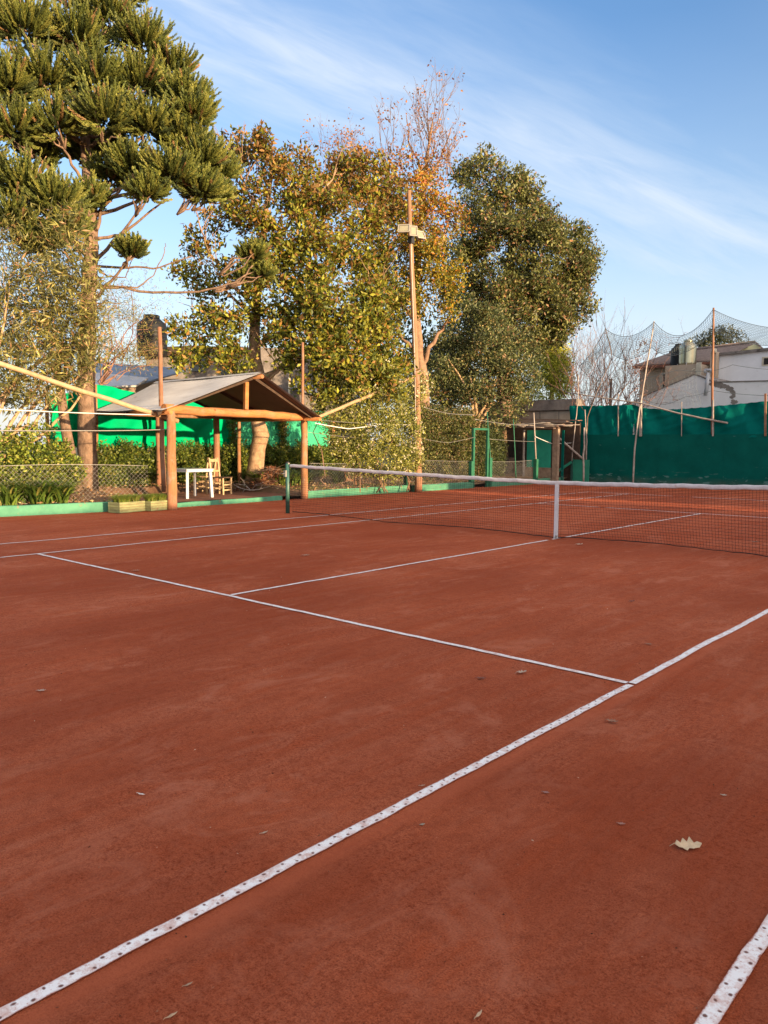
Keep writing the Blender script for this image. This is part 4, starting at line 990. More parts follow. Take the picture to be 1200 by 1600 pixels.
for u, v, rr, nn, dd in ((385, 250, 40, 44, 24.5), (430, 240, 40, 50, 24), (465, 255, 36, 42, 24), (350, 235, 26, 20, 24.5), (375, 300, 40, 48, 24), (425, 300, 44, 70, 23.5), (480, 300, 44, 72, 23.5), (530, 280, 44, 70, 24.5), (580, 275, 38, 60, 25), (350, 345, 34, 34, 24), (400, 360, 40, 56, 23.2), (455, 360, 46, 84, 23), (515, 345, 48, 90, 23.4), (570, 335, 44, 80, 24.4), (610, 330, 34, 50, 25), (300, 375, 22, 16, 24), (325, 395, 26, 20, 23.6), (380, 420, 34, 36, 23.4), (430, 420, 46, 84, 22.6), (490, 415, 50, 98, 22.6), (550, 405, 48, 92, 23.4), (600, 400, 38, 62, 24.4),
   (285, 425, 20, 14, 23.5), (310, 445, 24, 18, 23.2), (345, 455, 28, 24, 23.2), (400, 470, 34, 44, 22.8), (450, 475, 44, 76, 22.4), (505, 475, 50, 96, 22.2), (560, 465, 48, 92, 23), (605, 460, 34, 56, 24), (320, 490, 26, 22, 23.0), (355, 505, 30, 34, 22.8), (300, 520, 26, 24, 22.8), (275, 515, 16, 10, 22.8), (340, 545, 34, 50, 22.6), (300, 560, 26, 26, 22.6), (375, 565, 24, 26, 22.8), (440, 530, 36, 46, 22.6), (490, 530, 46, 80, 22.2), (540, 530, 48, 90, 22.4), (590, 525, 42, 76, 23), (620, 560, 30, 46, 23.4), (450, 560, 22, 20, 22.6), (510, 575, 40, 64, 22.3), (560, 580, 44, 80, 22.3), (600, 600, 34, 56, 22.8), (480, 600, 20, 18, 22.4), (500, 615, 24, 28, 22.4)):
    MB1.append((PD(u, v, dd), rr/F*dd, nn, 1))
crown('crown', lump(MB1, 5), 18, .31, .160, .074, MAGC, [1]*6, 'leafgloss', mg, 61, upb=.25, outb=.45, rnd=.75, inner=.3, fold=.2, colfn=magcol)

# 6. flowering shrub between pavilion and lamp pole
bl = []
for u, v, rr, nn, dd in ((520, 640, 30, 60, 22.6), (560, 630, 36, 90, 22.6), (605, 625, 34, 90, 23), (640, 620, 22, 40, 24), (540, 680, 36, 90, 22.6), (585, 680, 40, 110, 22.8), (630, 675, 32, 80, 23.4), (560, 715, 30, 70, 22.8), (605, 718, 34, 90, 23), (640, 715, 24, 50, 23.8), (540, 600, 26, 50, 22.4), (590, 590, 28, 56, 22.6), (655, 600, 20, 30, 24.5), (530, 700, 14, 20, 22.6)):
    bl.append((PD(u, v, dd), rr/F*dd, int(nn*1.5), 1))
fs = bush('flowering_shrub', 'large shrub dotted with small cream flowers, left of the lamp pole', bl, 20, .22, .075, .038, [(.20, .22, .045), (.31, .31, .06), (.10, .12, .025), (.42, .40, .12)], [4, 4, 3, 1.3], 62, cat='shrub', stems=9)
rng = np.random.default_rng(9); C, D = clusters([(c, r*1.02, 34, 1) for c, r, n, s in bl], rng, .9); C = np.repeat(C, 5, 0)+rng.normal(size=(len(C)*5, 3))*.022
leaf_object('flowers', C, np.repeat(D, 5, 0)+rng.normal(size=(len(C), 3))*.9, .055, .05, palette(len(C), [(.75, .70, .52), (.62, .55, .38)], [3, 1], .08, rng), 'flower', fs)

# 7. autumn tree behind the lamp pole
at = thing('autumn_tree', tuple(PD(660, 750, 28)), 'orange and yellow autumn tree with bare reddish top twigs, behind the lamp pole', 'tree')
mb = MB(); ad = 28
tk = [Vector(PD(u, v, ad)) for u, v in ((658, 765), (660, 700), (662, 640), (660, 590), (655, 560), (650, 500), (652, 430), (656, 360), (662, 300), (668, 240), (676, 190))]
mb.tube(tk, [.28, .25, .23, .22, .2, .16, .13, .11, .09, .06, .03], 12, jit=.03)
for s, r0 in (([(657, 575), (672, 545), (690, 515), (705, 490)], .1), ([(655, 560), (630, 530), (612, 500)], .09), ([(650, 500), (600, 450), (560, 400)], .08), ([(652, 430), (690, 380), (705, 330)], .07), ([(655, 360), (610, 300), (590, 250)], .06), ([(660, 300), (690, 250), (705, 200)], .05), ([(600, 430), (560, 330), (530, 260)], .05), ([(664, 280), (640, 220), (635, 180)], .04)):
    pp = [Vector(PD(u, v, ad+random.uniform(-.6, .6) if i else ad)) for i, (u, v) in enumerate(s)]; full = []
    for i in range(len(pp)-1):
        for j in range(4): full.append(pp[i].lerp(pp[i+1], j/4)+Vector([random.gauss(0, .03) for _ in range(3)]))
    full.append(pp[-1]); k = len(full); mb.tube(full, [r0*(1-.7*i/(k-1)) for i in range(k)], 8)
tops = []
def fan(u0, v0, u1, v1, n, ln, r=.022):
    for _ in range(n):
        t = random.random(); p = Vector(PD(u0+(u1-u0)*t+random.uniform(-8, 8), v0+(v1-v0)*t, ad+random.uniform(-1, 1)))
        tops.extend(twigs(mb, p, (random.gauss(0, .42), random.gauss(0, .42), 1), ln*random.uniform(.7, 1.1), r, 2, .46, .22, 3, 3))
fan(655, 300, 675, 205, 12, 1.15); fan(600, 290, 715, 270, 14, 1.2); fan(590, 250, 620, 235, 5, .9, .015); fan(500, 280, 575, 290, 14, 1.0, .016); fan(660, 220, 690, 180, 6, .85, .014); fan(540, 260, 560, 240, 4, .8, .012)
mb.build('trunk', 'bark', at)
ATC = [(.26, .22, .025), (.36, .25, .025), (.12, .14, .02), (.46, .20, .03), (.36, .12, .035), (.15, .07, .03)]
def atcol(P, rng):
    n = len(P); w = np.clip((P[:, 2]-7.5)/4, 0, 1); a = rng.random(n); lo = rng.choice([0, 1, 2, 3], n, p=[.34, .26, .30, .10]); hi = rng.choice([1, 3, 4, 5, 2], n, p=[.22, .33, .2, .12, .13])
    return np.where(a < w, hi, lo)
ab = []
for u, v, rr, nn, dd in ((500, 300, 30, 30, 28), (545, 290, 36, 50, 28), (590, 300, 40, 70, 28), (640, 300, 40, 60, 27.5), (690, 305, 32, 40, 28), (610, 350, 40, 70, 28), (660, 355, 42, 80, 27.5), (700, 350, 32, 46, 28), (590, 410, 34, 50, 28.5), (625, 400, 36, 66, 27.6), (670, 405, 38, 72, 27.2), (700, 430, 28, 40, 27.5), (680, 450, 30, 50, 27.2), (640, 450, 30, 44, 27.5), (615, 460, 30, 44, 28), (700, 480, 22, 20, 27.5), (560, 255, 24, 20, 28), (620, 262, 24, 22, 28), (680, 270, 26, 24, 28), (600, 510, 24, 26, 28), (655, 480, 18, 16, 27)):
    ab.append((PD(u, v, dd), rr/F*dd, nn, 1))
crown('crown', lump(ab, 5), 22, .36, .12, .066, ATC, [1]*6, 'leaf', at, 71, upb=.1, outb=.35, inner=.2, colfn=atcol)
sel = [tops[i] for i in range(0, len(tops), 2)]
crown('top_leaves', [(tuple(e), .12, 1, 1) for e in sel if random.random() < max(.35, min(1, (14.8-e.z)/3.2))], 4, .26, .10, .06, [(.34, .15, .06), (.40, .20, .07), (.24, .10, .06)], [2, 2, 1], 'leaf', at, 72, inner=0)

# 8. big evergreen right of the lamp pole
ev = thing('evergreen_tree', tuple(PD(790, 745, 34)), 'large rounded dark evergreen with fine leaves, tallest mass right of the lamp pole', 'tree')
mb = MB(); ed = 34
tk = [Vector(PD(u, v, ed)) for u, v in ((790, 745), (790, 650), (785, 560), (790, 470), (800, 380), (790, 300))]; tk[0].z = 0
mb.tube(tk, [.4, .36, .3, .24, .18, .08], 10)
eb = []
for u, v, rr, nn, dd in ((765, 275, 38, 46, 34), (735, 275, 26, 24, 34), (800, 290, 34, 40, 34), (760, 320, 42, 60, 33.5), (815, 325, 42, 66, 33.5), (850, 345, 34, 44, 34), (740, 370, 40, 56, 33.2), (790, 375, 48, 90, 33), (845, 385, 46, 86, 33), (885, 375, 34, 46, 34), (905, 405, 28, 36, 34), (735, 420, 40, 60, 33.5), (780, 430, 48, 90, 32.6), (835, 440, 48, 92, 32.6), (885, 440, 42, 72, 33.4), (905, 455, 24, 30, 34), (740, 480, 40, 56, 33.8), (790, 490, 46, 84, 32.6), (840, 495, 46, 82, 32.8), (880, 500, 28, 38, 33.4), (700, 400, 20, 14, 34.5), (715, 520, 36, 36, 35), (760, 540, 42, 60, 34), (870, 520, 20, 20, 33.6), (820, 300, 20, 18, 34), (715, 460, 34, 34, 35), (700, 560, 40, 40, 35.5), (690, 610, 40, 40, 35.5), (740, 600, 40, 40, 35.5), (908, 430, 26, 40, 33.6), (895, 478, 30, 46, 33.4), (855, 520, 22, 26, 33.8), (825, 530, 34, 50, 33.8), (850, 470, 40, 60, 33)):
    eb.append((PD(u, v, dd), rr/F*dd, int(nn*1.7), 1))
    if random.random() < .8: limb(mb, min(tk[2:], key=lambda q: (q-Vector(PD(u, v+60, dd))).length), Vector(PD(u, v, dd)), .08, .02, 6, .3, 0, 6)
mb.build('trunk', 'bark', ev)
EVC = [(.11, .125, .035), (.17, .18, .05), (.055, .07, .025), (.26, .14, .07), (.24, .24, .075)]
crown('crown', lump(eb, 6), 26, .42, .16, .075, EVC, [4, 3.5, 3.5, 1.6, 1.3], 'leaf', ev, 81, upb=.2, outb=.45, inner=.35, jit=.22)

# 9. smaller olive-leaved tree in front of it
sv = thing('privet_tree', tuple(PD(742, 742, 29)), 'grey-green small-leaved tree with pale forked stems, left of the green door frame', 'tree')
mb = MB(); sd = 29.5
for s, r0 in (([(738, 745), (740, 690), (744, 650), (742, 620), (735, 590)], .10), ([(742, 700), (750, 660), (765, 635), (785, 600)], .07), ([(744, 655), (760, 630), (772, 600), (790, 560)], .06), ([(740, 660), (738, 630), (720, 590), (700, 560)], .06)):
    pp = [Vector(PD(u, v, sd)) for u, v in s]; full = []
    for i in range(len(pp)-1):
        for j in range(4): full.append(pp[i].lerp(pp[i+1], j/4)+Vector([random.gauss(0, .015) for _ in range(3)]))
    full.append(pp[-1]); k = len(full); mb.tube(full, [r0*(1-.6*i/(k-1)) for i in range(k)], 8)
mb.build('trunk', 'barktan', sv)
sb = []
for u, v, rr, nn, dd in ((730, 490, 30, 50, 30), (770, 500, 32, 56, 30), (705, 530, 32, 50, 30), (750, 540, 36, 76, 29.6), (800, 530, 34, 60, 30), (822, 545, 20, 26, 30.5), (715, 580, 34, 60, 30), (765, 590, 38, 84, 29.4), (805, 580, 34, 70, 29.8), (740, 620, 24, 34, 29.6), (795, 620, 28, 48, 29.6), (815, 612, 18, 28, 30), (680, 600, 24, 30, 30), (770, 645, 16, 14, 29.6), (800, 650, 14, 12, 29.6), (685, 560, 22, 26, 30.4)):
    sb.append((PD(u, v, dd), rr/F*dd, int(nn*1.5), 1))
crown('crown', lump(sb, 5), 24, .34, .12, .052, [(.10, .125, .045), (.16, .18, .065), (.05, .07, .028), (.30, .25, .10), (.26, .15, .08)], [4, 4, 3, 1.4, .6], 'leaf', sv, 91, upb=.2, outb=.45, inner=.35)
# 10. yellow-green conifer at the right of the trees
yc = thing('cypress_tree', tuple(PD(862, 745, 42)), 'yellow-green rounded conifer peeking out right of the grey-green tree', 'tree')
mb = MB(); q = Vector(PD(862, 745, 42)); q.z = 0; mb.tube([q, Vector(PD(862, 560, 42))], [.2, .08], 8); mb.build('trunk', 'bark', yc)
crown('crown', [(PD(u, v, 42), r/F*42, n, 1.1) for u, v, r, n in ((864, 545, 22, 80), (852, 572, 30, 130), (870, 580, 24, 110), (872, 560, 18, 70), (855, 605, 28, 90), (845, 545, 22, 60), (876, 605, 14, 40))], 26, .4, .14, .05, [(.36, .38, .035), (.48, .46, .06), (.17, .21, .03)], [4, 3, 1.5], 'leaf', yc, 95, inner=.5, upb=.7)
# 11. ivy hedge along the fence behind the lamp pole
A = PX(655, 740, -11.2); B = PX(735, 740, -11.2)
bush('hedge', 'tall ivy-covered hedge between the lamp pole and the green door frame', boxblobs((A[0], A[1], 0), (B[0], B[1], 0), 2.75, .3, .42, 60, .2), 20, .2, .075, .04, [(.10, .12, .03), (.17, .18, .05), (.045, .06, .02), (.26, .20, .09), (.19, .11, .06)], [4, 3, 4, 1.6, 1], 96, cat='hedge', group=HG, stems=12)
A = PX(744, 740, -11.0); B = PX(775, 740, -11.4)
bush('garden_bush', 'dark leafy bush seen through the green door frame', boxblobs((A[0], A[1], 0), (B[0], B[1], 0), 2.2, .3, .35, 40, .25), 20, .2, .09, .03, [(.07, .10, .03), (.13, .15, .05), (.035, .05, .02)], [4, 3, 4], 97, group=HG)
# dark foliage mass behind (tall trees of the neighbouring garden)
bush('background_tree', 'dark leafy tree far behind the magnolia and autumn tree', [(PD(u, v, 38), r/F*38, n, 1) for u, v, r, n in ((560, 560, 60, 90), (620, 540, 60, 90), (660, 600, 60, 90), (520, 620, 50, 60), (600, 640, 60, 80), (700, 560, 50, 80), (690, 640, 40, 50))], 20, .8, .2, .1, [(.06, .075, .022), (.10, .12, .03)], [2, 1], 98, cat='tree', stems=6)

# 12. bare trees over the back left corner
def bare(label, base, n, ln, r, mat, seed, depth=3, spread=.42, lean=(0, 0)):
    random.seed(seed); t = thing('bare_tree', tuple(base), label, 'tree', 'bare winter trees behind the back wall'); mb = MB(); b = Vector(base)
    top = b+Vector((lean[0]*.4, lean[1]*.4, ln*.8)); mb.tube([b, b.lerp(top, .5), top], [r*2.4, r*2, r*1.6], 7)
    for i in range(n):
        a = b.lerp(top, random.uniform(.35, 1)); twigs(mb, a, (random.gauss(0, .5)+lean[0], random.gauss(0, .5)+lean[1], 1), ln*random.uniform(.5, .8), r, depth, spread, .25, 3, 3)
    mb.build('trunk', mat, t); return t
b0 = PD(925, 745, 34); bare('tangled leafless tree above the left end of the back wall', (b0[0], b0[1], 0), 15, 3.1, .03, 'twig', 101, 3, .5)
b0 = PD(905, 745, 45); bare('pale leafless tree farthest back beside the yellow-green conifer', (b0[0], b0[1], 0), 14, 4.2, .035, 'twigpale', 102, 3, .4)
b0 = PD(950, 745, 50); bare('pale leafless tree behind the leaning net pole', (b0[0], b0[1], 0), 12, 4.0, .035, 'twigpale', 103, 3, .4)
b0 = PD(985, 745, 34.5); bt = bare('slim leafless tree with a few pinkish dry leaves beside the tan house', (b0[0], b0[1], 0), 9, 3.6, .026, 'twigpale', 104, 2, .28)
crown('dry_leaves', [(PD(u, v, 34.5), r/F*34.5, n, 1.6) for u, v, r, n in ((1000, 560, 14, 18), (990, 590, 16, 26), (998, 615, 12, 20), (1003, 540, 8, 8))], 7, .3, .09, .05, [(.50, .28, .20), (.60, .38, .28)], [1, 1], 'drymat', bt, 105, inner=.1)
b0 = PD(1130, 745, 60); r = thing('distant_tree', (b0[0], b0[1], 0), 'dark tree rising behind the tiled roof, right of the steel water tank', 'tree')
mb = MB(); mb.tube([(b0[0], b0[1], 0), Vector(PD(1128, 560, 60))], [.3, .12], 7); mb.build('trunk', 'bark', r)
crown('crown', [(PD(u, v, 60), rr/F*60, n, .8) for u, v, rr, n in ((1090, 540, 12, 20), (1110, 535, 18, 34), (1130, 525, 18, 40), (1150, 532, 14, 24), (1100, 545, 14, 24), (1122, 540, 20, 40))], 14, .5, .22, .1, [(.06, .075, .04), (.10, .11, .06)], [1, 1], 'leaf', r, 106)
# dead vines on the net and wall
random.seed(33)
t = thing('dry_vine', tuple(PY(960, 640, 18.5)), 'thin dry vines tangled in the netting above the back wall', 'vine')
mb = MB()
for u0, v0, u1, v1 in ((905, 640, 915, 560), (915, 645, 940, 590), (985, 640, 1010, 560), (1000, 640, 1045, 560), (1030, 635, 1050, 575), (1015, 630, 1000, 560), (930, 630, 960, 600), (1045, 540, 1075, 520), (890, 640, 900, 560), (1060, 625, 1035, 590), (1020, 560, 1030, 530), (905, 600, 930, 575)):
    pth = limb(mb, PY(u0, v0, 18.55), PY(u1, v1, 18.6), .012, .005, 7, .6, 0, 4)
    for j in range(4): twigs(mb, pth[2+j], (random.gauss(0, 1), random.gauss(0, .3), random.gauss(.3, .6)), .5, .006, 1, .7, .0, 2, 3)
mb.build('stems', 'twig', t)

# ------------------------------------------------------------------ BACK WALL
BY = 18.3
def wallbox(name, x0, x1, y, z0, z1, th, mat, label, cat='wall', group=None):
    mb = MB(); mb.box((x0, y, z0), (x1, y+th, z1)); return tag(mb.build(name, mat, loc=(x0, y, z0)), label, cat, group)
bw = thing('practice_wall', (-8.8, BY, 0), 'dark green painted wall with chipped paint behind the far end of the court', 'wall')
MB().box((-9.35, BY, -.05), (11.5, BY+.14, 1.92)).build('wall', 'board', bw)
for x in (-5.9, -3.45, -.9, 1.6): MB().box((x, BY-.006, .02), (x+.025, BY-.001, 1.9)).build('joint_strip', 'board', bw)
# cloth windscreen above
cr = thing('windscreen_cloth', (-9.7, BY+.1, 1.9), 'dark teal shade cloth sagging along the top of the green wall', 'windscreen')
def ctop(x):
    pts = [(-9.75, 3.14), (-8.6, 3.10), (-7.0, 3.10), (-6.55, 2.95), (-5.6, 2.88), (-4.2, 2.93), (-3.0, 3.02), (-2.1, 3.09), (-1.0, 3.05), (2, 3.1), (8, 3.1), (12, 3.1)]
    for i in range(len(pts)-1):
        if pts[i][0] <= x <= pts[i+1][0]:
            t = (x-pts[i][0])/(pts[i+1][0]-pts[i][0]); return pts[i][1]+(pts[i+1][1]-pts[i][1])*t
    return 3.1
def clothfn(x0, x1, ph):
    def fn(a, b):
        x = x0+(x1-x0)*a; zt = ctop(x)-.02*abs(math.sin(x*9+ph)); zb = 1.80; z = zt+(zb-zt)*b
        y = BY+.13-.06*math.sin(a*9+b*4+ph)-.04*math.sin((a*17-b*5)+ph*2)-.03*math.sin((a*43-b*5)+ph*3)*(1-b*.5)-.05*math.sin(PI*b)*abs(math.sin(a*5+ph))-.04*max(0, math.sin((a*1.3+b*1.1)*11+ph))**3
        return (x, y, z)
    return fn
for i, (x0, x1, ph) in enumerate(((-9.72, -6.95, .4), (-6.93, -2.0, 1.9), (-1.98, 11.4, 3.3))):
    mb = MB(); mb.grid(clothfn(x0, x1, ph), 70, 22); mb.build('cloth_panel', 'cloth', cr)
for i, (u, v0, v1, rr) in enumerate(((966, 615, 679, .035), (1001, 618, 679, .085), (1065, 628, 679, .022), (1114, 625, 679, .05), (1196, 615, 679, .06))):
    A = Vector(PY(u, v1, BY-.06)); B = Vector(PY(u, v0, BY-.03)); A.z = 1.85; MB().beam(A, B, rr, rr, (0, 1, 0)).build('batten', 'stick' if i != 4 else 'woodpole', cr)
GP = 'sticks and poles leaning on the back wall'
pole([PY(883, 613, BY-.12), PY(1000, 630, BY-.14), PY(1060, 646, BY-.13), PY(1137, 660+1, BY-.13)], .022, .035, 'long thin pole lying almost level across the teal cloth', mat='stick', group=GP)
pole([PY(893, 720, BY-.9), PY(898, 670, BY-.8), PY(903, 626, BY-.7), PY(904, 585, BY-.7)], .022, .014, 'thin upright stick rising from the light green board', 'leaning_pole', 'stick', group=GP)
pole([PY(916, 722, BY-.5), PY(917, 690, BY-.5), PY(914, 640, BY-.45)], .022, .017, 'short pale stick left of the green wall end', 'leaning_pole', 'stick', group=GP)
pole([PY(914, 718, BY-.4), PY(918, 652, BY-.2), PY(936, 604, BY+.1), PY(956, 560, BY+.3), PY(954, 545, BY+.3), PY(946, 513, BY+.35)], .02, .012, 'bent dark pole carrying the left corner of the netting', 'leaning_pole', 'drywood', group=GP)
pole([PY(989, 757, BY-.55), PY(992, 700, BY-.4), PY(998, 644, BY-.2), PY(1008, 590, BY+.1), PY(1022, 502, BY+.4)], .034, .024, 'leaning pole in the middle of the netting, pale below and reddish above', 'leaning_pole', 'stick', group=GP)
pole([PY(1113, 679, BY+.02), PY(1113, 600, BY+.2), PY(1115, 481, BY+.4)], .05, .034, 'tall straight reddish pole carrying the right peak of the netting', 'leaning_pole', 'woodpole', group=GP)
pole([PY(868, 680, BY-1.5), PY(912, 718, BY-.6)], .045, .04, 'thick diagonal brace against the shed wall', 'leaning_pole', 'stick', group=GP)
p_ = PY(955, 590, 23); pole([(p_[0], p_[1], 0), PY(955, 592, 23)], .07, .06, 'short dark post standing behind the back wall, left of the slim leafless tree', 'timber_pole', 'drywood', group=GP)

# light green board with strut
t = thing('green_board', tuple(PY(905, 755, BY-.6)), 'square light green board with a diagonal strut at the corner of the court', 'board')
A = PY(896, 718, BY-.55); B = PY(921, 718, BY-.55)
MB().box((A[0], BY-.57, 0), (B[0], BY-.53, A[2])).build('panel', 'boardlight', t)
MB().box((A[0]-.09, BY-.60, 0), (A[0]-.01, BY-.52, A[2]+.06)).build('post', 'dgreen', t)
MB().beam(PY(893, 722, BY-.62), (A[0]-1.15, BY-.9, .02), .08, .10).build('strut', 'boardlight', t)

# ------------------------------------------------------------------ NETTING above the wall
nt_ = thing('netting', tuple(PY(1020, 560, BY+.4)), 'torn fine netting strung on poles above the back wall', 'netting')
def cat(p, q, sag, n=14):
    p = Vector(p); q = Vector(q); return [p.lerp(q, i/n)+Vector((0, 0, -sag*4*(i/n)*(1-i/n))) for i in range(n+1)]
Y2 = BY+.38
def nq(u, v): return Vector(PY(u, v, Y2))
cordm = MB(); netm = MB(); n = 18
def chain(pts, sag=.04):
    out = []
    for i in range(len(pts)-1): out += cat(nq(*pts[i]), nq(*pts[i+1]), sag, 6)[:-1]
    return out+[nq(*pts[-1])]
def at_(path, t):
    k = t*(len(path)-1); i = min(int(k), len(path)-2); return path[i].lerp(path[i+1], k-i)
def patch(top, bot, cell=.075, r=.0060):
    L = sum((top[i+1]-top[i]).length for i in range(len(top)-1)); Hh = max((at_(top, t)-at_(bot, t)).length for t in (.1, .3, .5, .7, .9))
    nu = int(L/cell); nv = max(2, int(Hh/cell)); ph = random.uniform(0, 6)
    def P(a, b): 
        p = at_(top, a).lerp(at_(bot, a), b); return p+Vector((.02*math.sin(b*9+ph), .10*math.sin(a*8+b*4+ph)*math.sin(PI*b), .0))
    for i in range(nu+1): netm.tube([P(i/nu, j/6) for j in range(7)], r, 3, cap=False)
    for j in range(1, nv): netm.tube([P(i/20, j/nv) for i in range(21)], r, 3, cap=False)
top1 = cat(nq(946, 514), nq(1022, 503), .42); bot1 = chain([(955, 552), (977, 562), (1005, 553), (1018, 543)])
top2 = cat(nq(1022, 503), nq(1114, 484), .72); bot2 = chain([(1019, 543), (1033, 552), (1055, 555), (1085, 543), (1113, 520)])
top3 = cat(nq(1115, 484), nq(1290, 508), .35); bot3 = chain([(1115, 519), (1126, 520), (1142, 531), (1170, 536), (1210, 539), (1290, 535)])
top0 = cat(nq(946, 514), nq(905, 572), .16); bot0 = chain([(955, 552), (944, 551), (930, 562), (915, 590)], .02)
low = chain([(915, 590), (925, 590), (938, 596), (958, 590), (977, 562)], .03); base_ = chain([(905, 628), (920, 630), (940, 632), (960, 630), (985, 625)], 0)
low2 = chain([(977, 562), (1000, 580), (1030, 595), (1060, 588), (1085, 575)], .08); base2 = chain([(985, 625), (1010, 632), (1040, 634), (1070, 634), (1095, 634)], 0)
for a_, b_ in ((top1, bot1), (top2, bot2), (top3, bot3), (top0, bot0)): patch(a_, b_)
patch(low, base_, .13, .0045); patch(low2, base2, .17, .004)
for c_ in (top0, top1, top2, top3): cordm.tube(c_, .011, 5)
for c_ in (bot1, bot2, bot3): cordm.tube(c_, .012, 5)
for c_ in (bot0, low, low2): cordm.tube(c_, .007, 4)
for c_ in (chain([(1000, 622), (1038, 632), (1070, 620), (1113, 610), (1200, 618), (1260, 616)], .04), chain([(1000, 592), (1060, 578), (1110, 580), (1145, 570), (1200, 577), (1260, 580)], .02)): cordm.tube(c_, .009, 5)
netm.build('mesh', 'netblue', nt_); cordm.build('cords', 'netblue', nt_)

# ------------------------------------------------------------------ SHED in the corner
sy = 16.2
sh = thing('corner_shed', tuple(PY(820, 752, sy)), 'ramshackle shed with a dark doorway and a teal panel at the back left corner', 'shed')
def q3(u, v, y=sy): return Vector(PY(u, v, y))
def upright(u, vt, r, mat, y=sy, name='post'):
    A = q3(u, 745, y); B = q3(u, vt, y); A.z = 0; log(A, (A.x+(B.x-A.x)*.6, A.y, B.z), r, r*.9, name, mat, sh, 6, .01, 10)
upright(776, 678, .11, 'wood'); upright(818, 672, .05, 'stick', sy); upright(912, 668, .035, 'stick', sy+.3)
A = q3(862, 745); B = q3(872, 670); MB().box((A.x, sy, 0), (B.x, sy+.16, B.z)).build('brick_pier', 'rubble', sh)
A = q3(822, 730); B = q3(861, 672); MB().box((A.x, sy+.03, A.z), (B.x, sy+.05, B.z)).build('teal_panel', 'tealpanel', sh)
A = q3(818, 752); B = q3(861, 731); MB().box((A.x, sy+.02, 0), (B.x, sy+.07, B.z)).build('plywood_base', 'rubble', sh)
A = q3(873, 672); B = q3(921, 672); MB().box((A.x, sy+.25, 0), (-8.9, sy+.29, A.z)).build('side_panel', 'board', sh)
A = q3(770, 745, sy+1.6); B = q3(930, 662, sy+1.6); MB().box((A.x-.6, sy+1.6, 0), (-8.95, sy+1.7, 2.4)).build('rear_wall', 'darkwood', sh)
MB().box((A.x-.6, sy+.1, 0), (A.x-.52, sy+1.6, 2.3)).build('side_wall', 'darkwood', sh)
mb = MB()
for i in range(9):
    y0 = sy-.45+i*.26; a_ = Vector((-13.1, y0, 2.25+.05*i+random.uniform(-.03, .03))); b_ = Vector((-9.0+random.uniform(-.3, .2), y0+random.uniform(-.1, .1), 2.12+.05*i+random.uniform(-.03, .03)))
    mb.beam(a_, b_, .2, .03)
mb.build('roof_boards', 'drywood', sh)
mb = MB(); random.seed(5)
for i in range(26):
    x = random.uniform(-12.6, -9.1); a_ = Vector((x, sy-.5+random.uniform(-.1, .1), 2.24+random.uniform(-.02, .09))); mb.tube([a_, a_+Vector((random.uniform(.4, 1.3), random.uniform(-.2, .2), random.uniform(-.09, .05)))], .012, 4)
mb.build('loose_sticks', 'stick', sh)
MB().box((-12.3, sy+.7, 0), (-11.7, sy+1.2, .95)).box((-11.5, sy+.9, 0), (-11.1, sy+1.3, .6)).build('stored_junk', 'drywood', sh)
# old concrete wall behind the shed
cw = thing('concrete_wall', (-12.6, 19.1, 0), 'old stained concrete wall with a dark coping above the shed', 'wall')
A = PY(815, 660, 19.0); B = PY(902, 637, 19.0)
MB().box((A[0]-2.5, 19.0, 0), (-9.75, 19.2, 2.98)).build('wall', 'block', cw)
for i in range(4): MB().box((-13.3+i*.92, 18.985, 2.25), (-12.44+i*.92, 18.998, 2.93)).build('plate', 'blocklight', cw)
MB().box((A[0]-2.5, 18.9, 2.98), (-9.72, 19.5, 3.42), jit=.02).build('coping', 'block', cw)

# ------------------------------------------------------------------ HOUSES on the right
def poly_y(name, pts, y, th, mat, parent):
    P = [Vector(PY(u, v, y)) for u, v in pts]
    return MB().prism(P, (0, th, 0)).build(name, mat, parent)
h1 = thing('white_gable_building', tuple(PY(1080, 680, 23)), 'low white building with a shallow gable and a broken strip of render', 'building')
P = [Vector(PY(u, v, 23)) for u, v in ((992, 628), (1015, 616), (1036, 607), (1060, 597), (1085, 586), (1093, 588), (1115, 598), (1200, 596), (1330, 592))]
P = [Vector((P[0].x-.6, 23, 0)), Vector((P[0].x-.6, 23, P[0].z-.15))]+P+[Vector((P[-1].x, 23, 0))]
MB().prism(P, (0, 6, 0)).build('wall', 'whitewall', h1)
mb = MB()
for i in range(1, len(P)-2):
    a_, b_ = P[i]+Vector((0, -.03, .004)), P[i+1]+Vector((0, -.03, .004)); mb.prism([a_, b_, b_+Vector((0, 0, .045)), a_+Vector((0, 0, .045))], (0, 6.1, 0))
mb.build('roof', 'block', h1)
mb = MB()
for k in range(46):
    t = k/45; u = 1113+ (1148-1113)*t**.8+random.uniform(-3, 3); v = 598+ (612-598)*t + (20*max(0, t-.8)*5 if t > .8 else 0)+random.uniform(-3, 3)
    c_ = Vector(PY(u, v, 22.99)); n_ = 6; poly = [c_+Vector((math.cos(a)*random.uniform(.05, .13), 0, math.sin(a)*random.uniform(.04, .10))) for a in [2*PI*j/n_ for j in range(n_)]]
    mb.prism([(p.x, 22.994-.0006*k/46, p.z) for p in poly], (0, .03, 0))
mb.build('bare_render', 'patch', h1)
mb = MB(); mb.tube([PY(1102, 618, 22.8), PY(1107, 582, 22.8)], .07, 10); mb.tube([PY(1101, 578, 22.8), PY(1113, 578, 22.8)], .05, 8); mb.tube([PY(1102, 578, 22.8), PY(1102, 583, 22.8)], .06, 8); mb.tube([PY(1112, 578, 22.8), PY(1112, 583, 22.8)], .06, 8); mb.build('vent_pipe', 'plastic', h1)

